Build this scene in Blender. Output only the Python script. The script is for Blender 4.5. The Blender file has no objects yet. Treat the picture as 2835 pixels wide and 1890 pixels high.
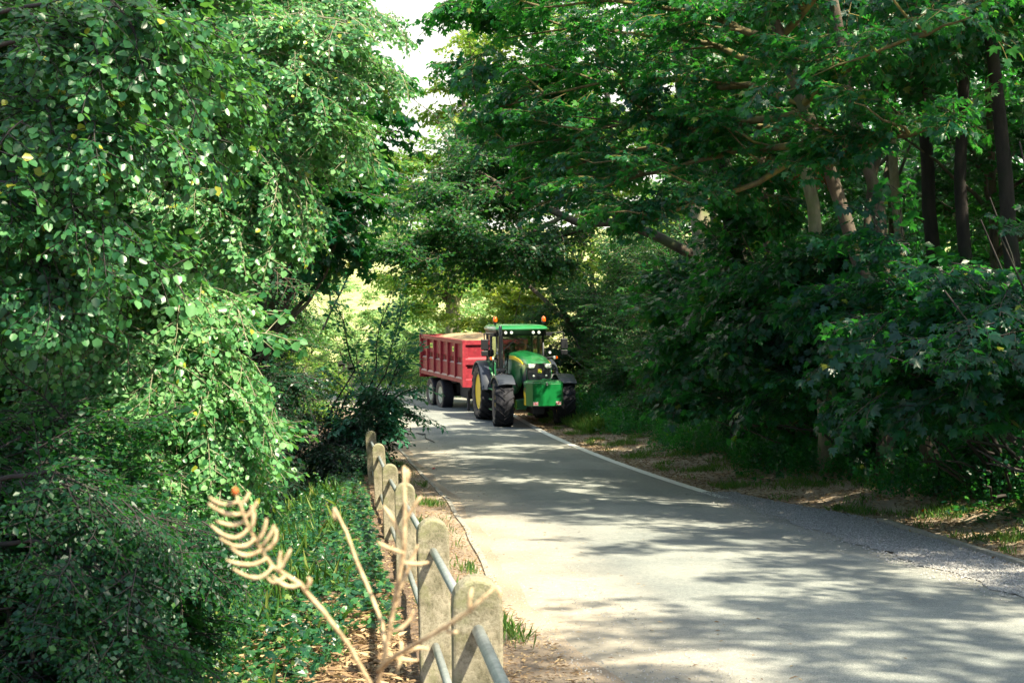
import bpy, bmesh, math, random
import numpy as np
from mathutils import Vector, Matrix

# ------------------------------------------------------------------ camera, sky, sun, exposure
SC = bpy.context.scene
COL = SC.collection
CZ = 1.85                       # eye height above the ground by the fence
FOC = 3937.5                    # focal length in photograph pixels (50 mm on 36 mm)
cam_d = bpy.data.cameras.new('camera'); cam = bpy.data.objects.new('camera', cam_d); COL.objects.link(cam)
cam.location = (0, 0, CZ); cam.rotation_euler = (math.radians(90), 0, 0)
cam_d.lens = 50; cam_d.sensor_width = 36; cam_d.shift_y = -(945 - 690) / 2835
cam_d.clip_start = 0.05; cam_d.clip_end = 1500
cam_d.dof.use_dof = True; cam_d.dof.focus_distance = 40; cam_d.dof.aperture_fstop = 11
SC.camera = cam

SUN = Vector((0.40, -0.40, 0.82)).normalized()      # direction towards the sun
world = bpy.data.worlds.new('World'); SC.world = world; world.use_nodes = True
nt = world.node_tree; nt.nodes.clear()
sky = nt.nodes.new('ShaderNodeTexSky'); sky.sky_type = 'NISHITA'; sky.sun_disc = False
sky.sun_elevation = math.asin(SUN.z); sky.sun_rotation = math.atan2(SUN.x, SUN.y)
sky.air_density = 1.4; sky.dust_density = 1.6; sky.ozone_density = 1.0
bg = nt.nodes.new('ShaderNodeBackground'); bg.inputs['Strength'].default_value = 0.095
wo = nt.nodes.new('ShaderNodeOutputWorld')
# bright broken cloud, thickest low down beyond the end of the lane
tcw = nt.nodes.new('ShaderNodeTexCoord'); nz = nt.nodes.new('ShaderNodeTexNoise'); nz.inputs['Scale'].default_value = 2.2; nz.inputs['Detail'].default_value = 5
mpw = nt.nodes.new('ShaderNodeMapping'); mpw.inputs['Scale'].default_value = (1, 1, 2.5); nt.links.new(tcw.outputs['Generated'], mpw.inputs[0]); nt.links.new(mpw.outputs[0], nz.inputs['Vector'])
sp_ = nt.nodes.new('ShaderNodeSeparateXYZ'); nt.links.new(tcw.outputs['Generated'], sp_.inputs[0])
ad = nt.nodes.new('ShaderNodeMath'); ad.operation = 'MULTIPLY_ADD'; nt.links.new(sp_.outputs['Y'], ad.inputs[0]); ad.inputs[1].default_value = .55; nt.links.new(nz.outputs[0], ad.inputs[2])
cr = nt.nodes.new('ShaderNodeValToRGB'); cr.color_ramp.elements[0].position = .56; cr.color_ramp.elements[1].position = .80; nt.links.new(ad.outputs[0], cr.inputs[0])
mw = nt.nodes.new('ShaderNodeMix'); mw.data_type = 'RGBA'; nt.links.new(cr.outputs[0], mw.inputs[0]); nt.links.new(sky.outputs[0], mw.inputs[6]); mw.inputs[7].default_value = (5.6, 5.6, 4.9, 1)
nt.links.new(mw.outputs[2], bg.inputs[0]); nt.links.new(bg.outputs[0], wo.inputs[0])
sd = bpy.data.lights.new('sun', 'SUN'); sd.energy = 5.0; sd.angle = math.radians(0.65); sd.color = (1.0, 0.91, 0.68)
so = bpy.data.objects.new('sun', sd); COL.objects.link(so); so.location = (20, -20, 40)
so.rotation_euler = SUN.to_track_quat('Z', 'Y').to_euler()
SC.view_settings.view_transform = 'Standard'; SC.view_settings.look = 'None'
SC.view_settings.exposure = 1.65; SC.view_settings.gamma = 1.0
cy = SC.cycles
cy.max_bounces = 6; cy.diffuse_bounces = 3; cy.glossy_bounces = 3; cy.transmission_bounces = 5; cy.transparent_max_bounces = 8
cy.use_denoising = True; cy.use_adaptive_sampling = True; cy.adaptive_threshold = 0.02
cy.sample_clamp_indirect = 6; cy.caustics_reflective = False; cy.caustics_refractive = False

R_ = random.Random(7)
NR = np.random.default_rng(11)

def P(X, Y, d):
    """point seen at (X, Y) of a 2352 x 1568 picture, d metres in front of the camera"""
    return Vector(((X * 1.2054 - 1417.5) / FOC * d, d, CZ - (Y * 1.2054 - 690) / FOC * d))

# ------------------------------------------------------------------ materials
def node_mat(name):
    m = bpy.data.materials.new(name); m.use_nodes = True
    t = m.node_tree; b = t.nodes['Principled BSDF']; return m, t, b
def noise(t, scale, detail=4, rough=0.6, coord='Object', stretch=None):
    tc = t.nodes.new('ShaderNodeTexCoord'); n = t.nodes.new('ShaderNodeTexNoise')
    n.inputs['Scale'].default_value = scale; n.inputs['Detail'].default_value = detail; n.inputs['Roughness'].default_value = rough
    src = tc.outputs[coord]
    if stretch:
        mp = t.nodes.new('ShaderNodeMapping'); mp.inputs['Scale'].default_value = stretch
        t.links.new(src, mp.inputs[0]); src = mp.outputs[0]
    t.links.new(src, n.inputs['Vector']); return n
def ramp(t, fac, stops):
    r = t.nodes.new('ShaderNodeValToRGB'); e = r.color_ramp.elements
    while len(e) < len(stops): e.new(0.5)
    for k, (p, c) in enumerate(stops): e[k].position = p; e[k].color = (*c, 1)
    t.links.new(fac, r.inputs[0]); return r
def mixc(t, fac, a, b, mode='MIX'):
    m = t.nodes.new('ShaderNodeMix'); m.data_type = 'RGBA'; m.blend_type = mode
    if isinstance(fac, float): m.inputs[0].default_value = fac
    else: t.links.new(fac, m.inputs[0])
    for s, i in ((a, 6), (b, 7)):
        if isinstance(s, tuple): m.inputs[i].default_value = (*s, 1)
        else: t.links.new(s, m.inputs[i])
    return m.outputs[2]
def bump(t, b, h, strength=0.3, dist=0.02):
    n = t.nodes.new('ShaderNodeBump'); n.inputs['Strength'].default_value = strength; n.inputs['Distance'].default_value = dist
    t.links.new(h, n.inputs['Height']); t.links.new(n.outputs[0], b.inputs['Normal'])
def mat(name, col, rough=0.6, metal=0.0, var=0.25, scale=6.0, bmp=0.15, col2=None, coat=0.0, bd=0.01):
    m, t, b = node_mat(name)
    n = noise(t, scale)
    c2 = col2 or tuple(c * (1 - var) for c in col)
    r = ramp(t, n.outputs[0], [(0.35, c2), (0.65, col)])
    t.links.new(r.outputs[0], b.inputs['Base Color'])
    b.inputs['Roughness'].default_value = rough; b.inputs['Metallic'].default_value = metal
    if coat: b.inputs['Coat Weight'].default_value = coat; b.inputs['Coat Roughness'].default_value = 0.08
    if bmp: bump(t, b, n.outputs[0], bmp, bd)
    return m
def leaf_mat(name, stops, transl=0.4, rough=0.42, tcol=(0.30, 0.55, 0.04)):
    m, t, b = node_mat(name)
    a = t.nodes.new('ShaderNodeAttribute'); a.attribute_name = 'rnd'
    r = ramp(t, a.outputs['Fac'], stops)
    t.links.new(r.outputs[0], b.inputs['Base Color']); b.inputs['Roughness'].default_value = rough
    b.inputs['Specular IOR Level'].default_value = 0.45
    tr = t.nodes.new('ShaderNodeBsdfTranslucent')
    tc = mixc(t, 0.5, r.outputs[0], tcol); t.links.new(tc, tr.inputs[0])
    mx = t.nodes.new('ShaderNodeMixShader'); mx.inputs[0].default_value = transl
    t.links.new(b.outputs[0], mx.inputs[1]); t.links.new(tr.outputs[0], mx.inputs[2])
    t.links.new(mx.outputs[0], t.nodes['Material Output'].inputs[0])
    return m
G = lambda k, c: tuple(x * k for x in c)
M = {}
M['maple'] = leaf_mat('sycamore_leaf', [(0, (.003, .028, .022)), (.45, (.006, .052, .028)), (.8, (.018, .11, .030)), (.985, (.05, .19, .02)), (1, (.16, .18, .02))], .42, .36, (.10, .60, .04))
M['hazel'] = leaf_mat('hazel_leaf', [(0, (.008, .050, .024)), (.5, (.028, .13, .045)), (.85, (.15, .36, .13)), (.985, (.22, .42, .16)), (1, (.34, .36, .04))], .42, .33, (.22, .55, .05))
M['oak'] = leaf_mat('oak_leaf', [(0, (.003, .028, .016)), (.5, (.010, .065, .026)), (1, (.06, .17, .03))], .38, .42, (.12, .52, .04))
M['ash'] = leaf_mat('ash_leaflet', [(0, (.025, .12, .075)), (.6, (.05, .20, .11)), (1, (.10, .26, .07))], .36, .36, (.10, .50, .05))
M['bright'] = leaf_mat('bright_lit_leaf', [(0, (.04, .16, .03)), (.6, (.09, .24, .04)), (1, (.28, .32, .03))], .45, .45, (.35, .6, .05))  # lighter leaf colour that stands for backlight in the far crowns
M['ivy'] = leaf_mat('ivy_leaf', [(0, (.003, .026, .018)), (.5, (.012, .070, .032)), (.9, (.05, .16, .05)), (1, (.16, .20, .04))], .25, .32, (.10, .45, .03))
M['palefar'] = leaf_mat('far_leaf_glare', [(0, (.10, .24, .08)), (.6, (.20, .38, .14)), (1, (.38, .48, .16))], .5, .5, (.45, .65, .15))  # leaf colour lightened to stand for far sunlight, glare and haze
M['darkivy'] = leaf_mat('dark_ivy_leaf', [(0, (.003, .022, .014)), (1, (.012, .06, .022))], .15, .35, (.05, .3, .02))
M['russet'] = leaf_mat('dead_russet_leaf', [(0, (.16, .030, .012)), (1, (.36, .09, .04))], .4, .7, (.6, .15, .05))
M['grass'] = leaf_mat('grass_blade', [(0, (.03, .11, .02)), (.6, (.07, .19, .03)), (1, (.22, .24, .06))], .4, .5, (.25, .5, .04))
M['straw'] = leaf_mat('dry_straw', [(0, (.10, .055, .03)), (.6, (.26, .17, .09)), (1, (.48, .36, .20))], .15, .8, (.5, .35, .15))
def bark(name, a, b_, c, sc=5):
    m, t, b = node_mat(name)
    n = noise(t, sc, 6, .7, stretch=(1, 1, .35)); n2 = noise(t, 2.2, 3)
    r = ramp(t, n.outputs[0], [(.3, a), (.62, b_)])
    r2 = ramp(t, n2.outputs[0], [(.5, (0, 0, 0)), (.68, (1, 1, 1))])
    o = mixc(t, r2.outputs[0], r.outputs[0], c)
    t.links.new(o, b.inputs['Base Color']); b.inputs['Roughness'].default_value = .9
    bump(t, b, n.outputs[0], .6, .03); return m
M['bark'] = bark('grey_brown_bark', (.035, .025, .022), (.13, .10, .075), (.09, .11, .045))
M['pale'] = bark('pale_mossy_bark', (.10, .09, .06), (.30, .27, .18), (.16, .20, .08))
M['lichen'] = bark('lichened_twig_bark', (.05, .04, .02), (.15, .12, .05), (.24, .20, .05), 9)
M['darkbark'] = bark('dark_bark', (.012, .010, .012), (.04, .032, .03), (.02, .03, .015))
M['dry'] = mat('dried_weed_stalk', (.60, .46, .28), .85, col2=(.34, .23, .13), scale=45, bmp=.6)
M['rust_tip'] = mat('rusty_seed_tip', (.55, .12, .02), .7)

# ------------------------------------------------------------------ mesh helpers
def tag(o, label=None, cat=None, group=None, kind=None):
    if label: o['label'] = label
    if cat: o['category'] = cat
    if group: o['group'] = group
    if kind: o['kind'] = kind
    return o
def empty(name, loc, rot=(0, 0, 0)):
    o = bpy.data.objects.new(name, None); COL.objects.link(o)
    o.location = loc; o.rotation_euler = rot; o.empty_display_size = .3; return o
def link(name, me, parent=None, m=None, smooth=False, bev=0.0, loc=None, rot=None):
    o = bpy.data.objects.new(name, me); COL.objects.link(o)
    if m is not None: me.materials.append(m if not isinstance(m, str) else M[m])
    if parent: o.parent = parent
    if loc is not None: o.location = loc
    if rot is not None: o.rotation_euler = rot
    if smooth: me.polygons.foreach_set('use_smooth', [True] * len(me.polygons))
    if bev:
        b = o.modifiers.new('bevel', 'BEVEL'); b.width = bev; b.segments = 2; b.limit_method = 'ANGLE'; b.angle_limit = .6
    return o
def np_mesh(name, V, F, rnd=None):
    """V (n,3); F: list of int arrays (k, nv) of faces with equal corner counts"""
    me = bpy.data.meshes.new(name); V = np.asarray(V, dtype=np.float32)
    me.vertices.add(len(V)); me.vertices.foreach_set('co', V.ravel())
    idx = np.concatenate([f.ravel() for f in F]).astype(np.int32)
    tot = np.concatenate([np.full(len(f), f.shape[1], dtype=np.int32) for f in F])
    st = np.concatenate([[0], np.cumsum(tot)[:-1]]).astype(np.int32)
    me.loops.add(len(idx)); me.loops.foreach_set('vertex_index', idx)
    me.polygons.add(len(tot)); me.polygons.foreach_set('loop_start', st); me.polygons.foreach_set('loop_total', tot)
    if rnd is not None:
        a = me.attributes.new('rnd', 'FLOAT', 'FACE'); a.data.foreach_set('value', np.asarray(rnd, dtype=np.float32))
    me.update(calc_edges=True); return me
class MB:
    def __init__(s): s.v = []; s.f = []
    def add(s, vs, fs):
        n = len(s.v); s.v += [tuple(v) for v in vs]; s.f += [tuple(i + n for i in f) for f in fs]; return s
    def box(s, x0, x1, y0, y1, z0, z1, mtx=None):
        vs = [Vector((x, y, z)) for z in (z0, z1) for x, y in ((x0, y0), (x1, y0), (x1, y1), (x0, y1))]
        if mtx: vs = [mtx @ v for v in vs]
        return s.add(vs, [(3, 2, 1, 0), (4, 5, 6, 7), (0, 1, 5, 4), (1, 2, 6, 5), (2, 3, 7, 6), (3, 0, 4, 7)])
    def tube(s, pts, rad, n=8, cap=True):
        pts = [Vector(p) for p in pts]; k = len(pts)
        rad = rad if isinstance(rad, (list, tuple)) else [rad] * k
        vs = []; prev = None
        for i, p in enumerate(pts):
            d = (pts[min(i + 1, k - 1)] - pts[max(i - 1, 0)]).normalized()
            a = prev if prev is not None else (Vector((0, 0, 1)) if abs(d.z) < .9 else Vector((1, 0, 0)))
            a = (a - d * a.dot(d)).normalized(); b = d.cross(a); prev = a
            for j in range(n):
                t = 2 * math.pi * j / n; vs.append(p + (a * math.cos(t) + b * math.sin(t)) * rad[i])
        fs = [(i * n + j, i * n + (j + 1) % n, (i + 1) * n + (j + 1) % n, (i + 1) * n + j) for i in range(k - 1) for j in range(n)]
        if cap: fs += [tuple(range(n))[::-1], tuple(range((k - 1) * n, k * n))]
        return s.add(vs, fs)
    def lathe(s, prof, n=32, axis='z', at=(0, 0, 0)):
        """prof: (axial, radius) pairs"""
        vs = []; at = Vector(at)
        for a, r in prof:
            for j in range(n):
                t = 2 * math.pi * j / n; c, q = r * math.cos(t), r * math.sin(t)
                vs.append(at + Vector({'z': (c, q, a), 'x': (a, c, q), 'y': (q, a, c)}[axis]))
        k = len(prof)
        fs = [(i * n + j, i * n + (j + 1) % n, (i + 1) * n + (j + 1) % n, (i + 1) * n + j) for i in range(k - 1) for j in range(n)]
        fs += [tuple(range(n))[::-1], tuple(range((k - 1) * n, k * n))]
        return s.add(vs, fs)
    def loft(s, secs, closed=True, cap=True):
        n = len(secs[0]); vs = [p for q in secs for p in q]
        m = n if closed else n - 1
        fs = [(i * n + j, i * n + (j + 1) % n, (i + 1) * n + (j + 1) % n, (i + 1) * n + j) for i in range(len(secs) - 1) for j in range(m)]
        if cap: fs += [tuple(range(n))[::-1], tuple(range((len(secs) - 1) * n, len(secs) * n))]
        return s.add(vs, fs)
    def build(s, name, m, parent=None, smooth=False, bev=0.0, fix=True, loc=None, rot=None):
        me = bpy.data.meshes.new(name); me.from_pydata(s.v, [], s.f); me.update()
        if fix:
            b = bmesh.new(); b.from_mesh(me); bmesh.ops.recalc_face_normals(b, faces=b.faces); b.to_mesh(me); b.free()
        return link(name, me, parent, m, smooth, bev, loc, rot)
def auto_smooth(o, ang=.7):
    me = o.data; me.polygons.foreach_set('use_smooth', [True] * len(me.polygons))
    b = bmesh.new(); b.from_mesh(me)
    for e in b.edges:
        if len(e.link_faces) == 2 and e.calc_face_angle(0) > ang: e.smooth = False
    b.to_mesh(me); b.free(); return o

# ------------------------------------------------------------------ terrain and road
def ip(t, xs, ys): return np.interp(t, xs, ys)
# road edges by distance; beyond 50 m the lane bends away to the left
YS = [-12, 0, 9, 12.3, 18.8, 24, 42, 50, 56, 62, 66, 69, 71]
LX = [3.6, 2.1, .6, .0, -.52, -1.04, -3.6, -5.4, -7.6, -12, -18, -28, -50]
RXs = [7.4, 6.2, 5.2, 4.85, 4.25, 3.8, 1.15, .0, -1.3, -3.4, -6.5, -13, -34]
RY = [-12, 0, 9, 12.3, 18.8, 24, 42, 50.6, 57.5, 65, 71.5, 77, 80]
AX_Y = [-12, 0, 9, 14.7, 20, 24.5]; AX = [7.6, 6.5, 5.75, 5.35, 5.15, 3.85]
def base(y):
    y = np.asarray(y, dtype=float)
    k = np.clip(y - 18, 0, 27)
    z = -.1 * np.clip(y, -20, 18) - (.1 * k - .00111 * k * k) - .04 * np.clip(y - 45, 0, 60)
    return z
def fence_x(y): return np.where(np.asarray(y) < 30, .54 - .12 * np.asarray(y), np.minimum(.54 - .12 * 30 - .15 * (np.asarray(y) - 30), 99))
def sm(t): t = np.clip(t, 0, 1); return t * t * (3 - 2 * t)
def right_x(y): return np.maximum(ip(y, RY, RXs), ip(y, AX_Y + [25], AX + [-99]))
def gz(x, y):
    x = np.asarray(x, dtype=float); y = np.asarray(y, dtype=float)
    z = base(y)
    u = fence_x(y) - x                    # metres left of the fence
    fade = 1 - sm((y - 36) / 12)
    z = z - fade * (2.5 * sm((u - .25) / 4.2)) + .30 * np.clip(u - 5.5, 0, 8) * fade + .04 * np.clip(u - 6, 0, 40) * fade
    v = x - right_x(y)
    vf = 1 - sm((y - 62) / 8)
    z = z + (.38 * sm((v - .15) / 2.0) + .07 * np.clip(v - 1.5, 0, 30)) * vf
    inside = (x > ip(y, YS, LX) + .7) & (v < -.35) & (y < 52)
    z = np.where(inside, z - .07, z)
    z = np.where((y >= 50) & (y < 84) & (x < 1.5) & (x > -60), base(y) - .09, z)
    z = z + .085 * np.clip(y - 92, 0, 130)
    rough = .025 * np.sin(x * 5.1 + y * 2.3) * np.sin(y * 3.7 - x * 1.9) + .015 * np.sin(x * 11 + 3 * y)
    w = np.clip(np.abs(x - ip(y, YS, LX)) / .6 - .4, 0, 1) * np.clip(np.abs(v) / .6 - .3, 0, 1)
    return z + np.where(inside, 0, rough * w)
def gzf(x, y): return float(gz(x, y))
xs = np.concatenate([np.linspace(-90, -14, 22), np.arange(-13.5, 12, .25), np.linspace(12.5, 90, 24)])
ys = np.concatenate([np.linspace(-30, 3, 14), np.arange(3.5, 56, .3), np.linspace(57, 260, 70)])
X, Y = np.meshgrid(xs, ys); Z = gz(X, Y)
V = np.stack([X, Y, Z], -1).reshape(-1, 3)
nx, ny = len(xs), len(ys); I = np.arange(nx * ny).reshape(ny, nx)
F = np.stack([I[:-1, :-1], I[:-1, 1:], I[1:, 1:], I[1:, :-1]], -1).reshape(-1, 4)
m, t, b = node_mat('earth_and_litter')
n1 = noise(t, 1.3, 5); n2 = noise(t, 14, 6, .75); n3 = noise(t, 60, 4, .8)
c1 = ramp(t, n2.outputs[0], [(.3, (.055, .032, .024)), (.52, (.15, .095, .065)), (.72, (.32, .23, .15))])
c2 = ramp(t, n3.outputs[0], [(.35, (.04, .028, .02)), (.6, (.24, .17, .12))])
c3 = mixc(t, .45, c1.outputs[0], c2.outputs[0])
sx = t.nodes.new('ShaderNodeSeparateXYZ'); tc = t.nodes.new('ShaderNodeTexCoord'); t.links.new(tc.outputs['Object'], sx.inputs[0])
mr = t.nodes.new('ShaderNodeMapRange'); mr.inputs[1].default_value = 54; mr.inputs[2].default_value = 66
t.links.new(sx.outputs['Y'], mr.inputs[0])
fc = ramp(t, n1.outputs[0], [(.35, (.14, .22, .05)), (.6, (.42, .40, .17))])
sa = t.nodes.new('ShaderNodeAttribute'); sa.attribute_name = 'sand'
sn = ramp(t, n3.outputs[0], [(.3, (.30, .235, .17)), (.65, (.50, .41, .31))]); c3 = mixc(t, sa.outputs['Fac'], c3, sn.outputs[0])
t.links.new(mixc(t, mr.outputs[0], c3, fc.outputs[0]), b.inputs['Base Color']); b.inputs['Roughness'].default_value = .95
bump(t, b, n2.outputs[0], .7, .05)
gme = np_mesh('ground', V, [F]); _a = gme.attributes.new('sand', 'FLOAT', 'POINT')
_d = V[:, 0] - ip(V[:, 1], YS, LX); _s = np.exp(-(np.clip(-_d, 0, 9) / .45) ** 2) * (V[:, 1] < 50) * (.75 + .25 * np.sin(V[:, 1] * 2.3 + V[:, 0] * 3)); _a.data.foreach_set('value', _s.astype(np.float32))
tag(link('ground', gme, None, m, smooth=True), kind='structure')

# asphalt sheet
m, t, b = node_mat('worn_asphalt')
n1 = noise(t, .55, 3, .5); n2 = noise(t, 90, 5, .8); n3 = noise(t, 3.0, 5, .7, stretch=(1, .3, 1)); n4 = noise(t, 260, 2, .6)
agg = ramp(t, n2.outputs[0], [(.36, (.085, .10, .105)), (.5, (.225, .24, .225)), (.66, (.47, .455, .40))])
spk = ramp(t, n4.outputs[0], [(.60, (0, 0, 0)), (.72, (1, 1, 1))])
agg2 = mixc(t, spk.outputs[0], agg.outputs[0], (.50, .47, .42))
at = t.nodes.new('ShaderNodeAttribute'); at.attribute_name = 'across'       # 0 left edge .. 1 right edge
dirt = ramp(t, at.outputs['Fac'], [(0, (1, 1, 1)), (.12, (.75, .75, .75)), (.30, (.12, .12, .12)), (.72, (.05, .05, .05)), (.93, (.45, .45, .45)), (1, (.9, .9, .9))])
mm = t.nodes.new('ShaderNodeMath'); mm.operation = 'MULTIPLY_ADD'; t.links.new(n3.outputs[0], mm.inputs[0]); mm.inputs[1].default_value = 1.5; mm.inputs[2].default_value = -.55
ma = t.nodes.new('ShaderNodeMath'); ma.operation = 'ADD'; ma.use_clamp = True; t.links.new(mm.outputs[0], ma.inputs[0]); t.links.new(dirt.outputs[0], ma.inputs[1])
mu = t.nodes.new('ShaderNodeMath'); mu.operation = 'MULTIPLY'; t.links.new(ma.outputs[0], mu.inputs[0]); t.links.new(dirt.outputs[0], mu.inputs[1])
c = mixc(t, mu.outputs[0], agg2, (.42, .35, .27))
n5 = noise(t, 13, 4, .7); pt5 = ramp(t, n5.outputs[0], [(.38, (.80, .81, .82)), (.6, (1, 1, 1))]); c = mixc(t, 1.0, c, pt5.outputs[0], 'MULTIPLY')
pt = ramp(t, n1.outputs[0], [(.44, (.74, .77, .80)), (.56, (1, 1, 1))])
c = mixc(t, 1.0, c, pt.outputs[0], 'MULTIPLY')
trk = ramp(t, at.outputs['Fac'], [(.18, (1, 1, 1)), (.27, (.87, .87, .89)), (.36, (1, 1, 1)), (.64, (1, 1, 1)), (.73, (.85, .85, .87)), (.82, (1, 1, 1))])
c = mixc(t, 1.0, c, trk.outputs[0], 'MULTIPLY')
t.links.new(c, b.inputs['Base Color']); b.inputs['Roughness'].default_value = .82; bump(t, b, n2.outputs[0], .45, .006)
M['asphalt'] = m
def ribbon(name, Lp, Rp, zoff, m, k=14, camber=.0, attr=True):
    """Lp, Rp arrays (n,2) of paired edge points"""
    n = len(Lp); V = []; A = []
    for j in range(k + 1):
        f = j / k
        p = Lp * (1 - f) + Rp * f
        z = base(p[:, 1]) + zoff + camber * (1 - (2 * f - 1) ** 2) - (.05 if camber and j in (0, k) else 0)
        V.append(np.column_stack([p, z])); A.append(np.full(n, f))
    V = np.stack(V, 1).reshape(-1, 3); A = np.stack(A, 1).ravel()
    I = np.arange(n * (k + 1)).reshape(n, k + 1)
    F = np.stack([I[:-1, :-1], I[:-1, 1:], I[1:, 1:], I[1:, :-1]], -1).reshape(-1, 4)
    me = np_mesh(name, V, [F])
    if attr: a = me.attributes.new('across', 'FLOAT', 'POINT'); a.data.foreach_set('value', A.astype(np.float32))
    return link(name, me, None, m, smooth=True)
tt = np.linspace(0, 12, 260)
iy = lambda a: np.interp(tt, np.arange(13), a)
wig = .035 * np.sin(iy(YS) * 1.1) + .02 * np.sin(iy(YS) * 2.9)
Lp = np.column_stack([iy(LX) + wig, iy(YS)]); Rp = np.column_stack([iy(RXs), iy(RY)])
tag(ribbon('road', Lp, Rp, .012, M['asphalt'], 24, .03), kind='structure')
# low pale kerb stones on the left edge, gravel apron and stone edging on the right
M['stone'] = mat('pale_kerb_stone', (.32, .30, .26), .9, var=.35, scale=14, bmp=.5)
M['gravel'] = mat('loose_gravel', (.50, .48, .46), .95, col2=(.12, .115, .12), scale=42, bmp=1.0, bd=.03)
yk = np.linspace(13, 41, 90)
def strip(name, y, x0, x1, h0, h1, m, kind='structure'):
    mb = MB(); secs = []
    for q in range(len(y)):
        z = float(base(y[q])); secs.append([(x0[q], y[q], z + h0), (x0[q], y[q], z + h1), (x1[q], y[q], z + h1 * .9), (x1[q], y[q], z + h0)])
    mb.loft(secs); return tag(mb.build(name, m), kind=kind)
lx = ip(yk, YS, LX)
strip('kerb', yk, lx - .10 + .01 * np.sin(yk * 1.7), lx - .03 + .01 * np.sin(yk * 1.7), -.1, .022, M['stone'])
ya = np.linspace(-12, 24.5, 120); ax = ip(ya, AX_Y, AX); rx_ = ip(ya, RY, RXs)
tag(ribbon('gravel_apron', np.column_stack([rx_ - .25 - .07 * np.sin(ya * 3) - .05 * np.sin(ya * 7.7), ya]), np.column_stack([ax + .15, ya]), .026, M['gravel'], 8, 0, False), kind='structure')
ye = np.linspace(2, 20, 60); ae = ip(ye, AX_Y, AX)
strip('stone_edging', ye, ae - .02, ae + .09, -.1, .075, M['stone'])
M['white'] = mat('white_road_paint', (.85, .84, .78), .7, var=.18, scale=22, bmp=.2, col2=(.60, .58, .53))
yw = np.linspace(23.9, 62, 130)
rw = np.interp(yw, RY, RXs)
tag(ribbon('road_edge_line', np.column_stack([rw - .33, yw]), np.column_stack([rw - .13, yw]), .028, M['white'], 1, 0, False), kind='structure')
# ------------------------------------------------------------------ foliage engine
def sh_oval(w=.42):
    V = [(0, 0, 0), (0, 1, -.10), (w, .28, .07), (w * .85, .68, .02), (-w, .28, .07), (-w * .85, .68, .02)]
    return np.array(V), np.array([(0, 2, 3, 1), (0, 1, 5, 4)])
def sh_maple():
    R = [(.30, -.06, .03), (.56, .26, .00), (.27, .30, .06), (.46, .68, .0), (.17, .60, .04)]
    V = [(0, 0, 0)] + R + [(-x, y, z) for x, y, z in R] + [(0, 1, -.12)]
    T = [(0, 1, 2), (0, 2, 3), (0, 3, 5), (3, 4, 5), (0, 5, 11)]
    T += [(0, 7, 6), (0, 8, 7), (0, 10, 8), (8, 10, 9), (0, 11, 10)]
    return np.array(V), np.array(T)
def sh_dia(w=.34):
    V = [(0, 0, 0), (w, .45, .06), (0, 1, -.06), (-w, .45, .06)]
    return np.array(V), np.array([(0, 1, 2), (0, 2, 3)])
SHAPES = {'oval': sh_oval(), 'maple': sh_maple(), 'dia': sh_dia(), 'lance': sh_dia(.2), 'blade': sh_dia(.05)}
def frames(dirs, nrm):
    d = dirs / np.linalg.norm(dirs, axis=1, keepdims=True)
    x = np.cross(d, nrm); x /= np.linalg.norm(x, axis=1, keepdims=True) + 1e-9
    z = np.cross(x, d); return np.stack([x, d, z], 2)        # columns
def place(shape, pos, dirs, nrm, size, rnd):
    V0, F0 = SHAPES[shape]; B = frames(dirs, nrm)
    W = np.einsum('nij,kj->nki', B, V0) * size[:, None, None] + pos[:, None, :]
    n, k = len(pos), len(V0)
    F = (F0[None] + (np.arange(n) * k)[:, None, None]).reshape(-1, F0.shape[1])
    return W.reshape(-1, 3), F, np.repeat(rnd, len(F0))
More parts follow.
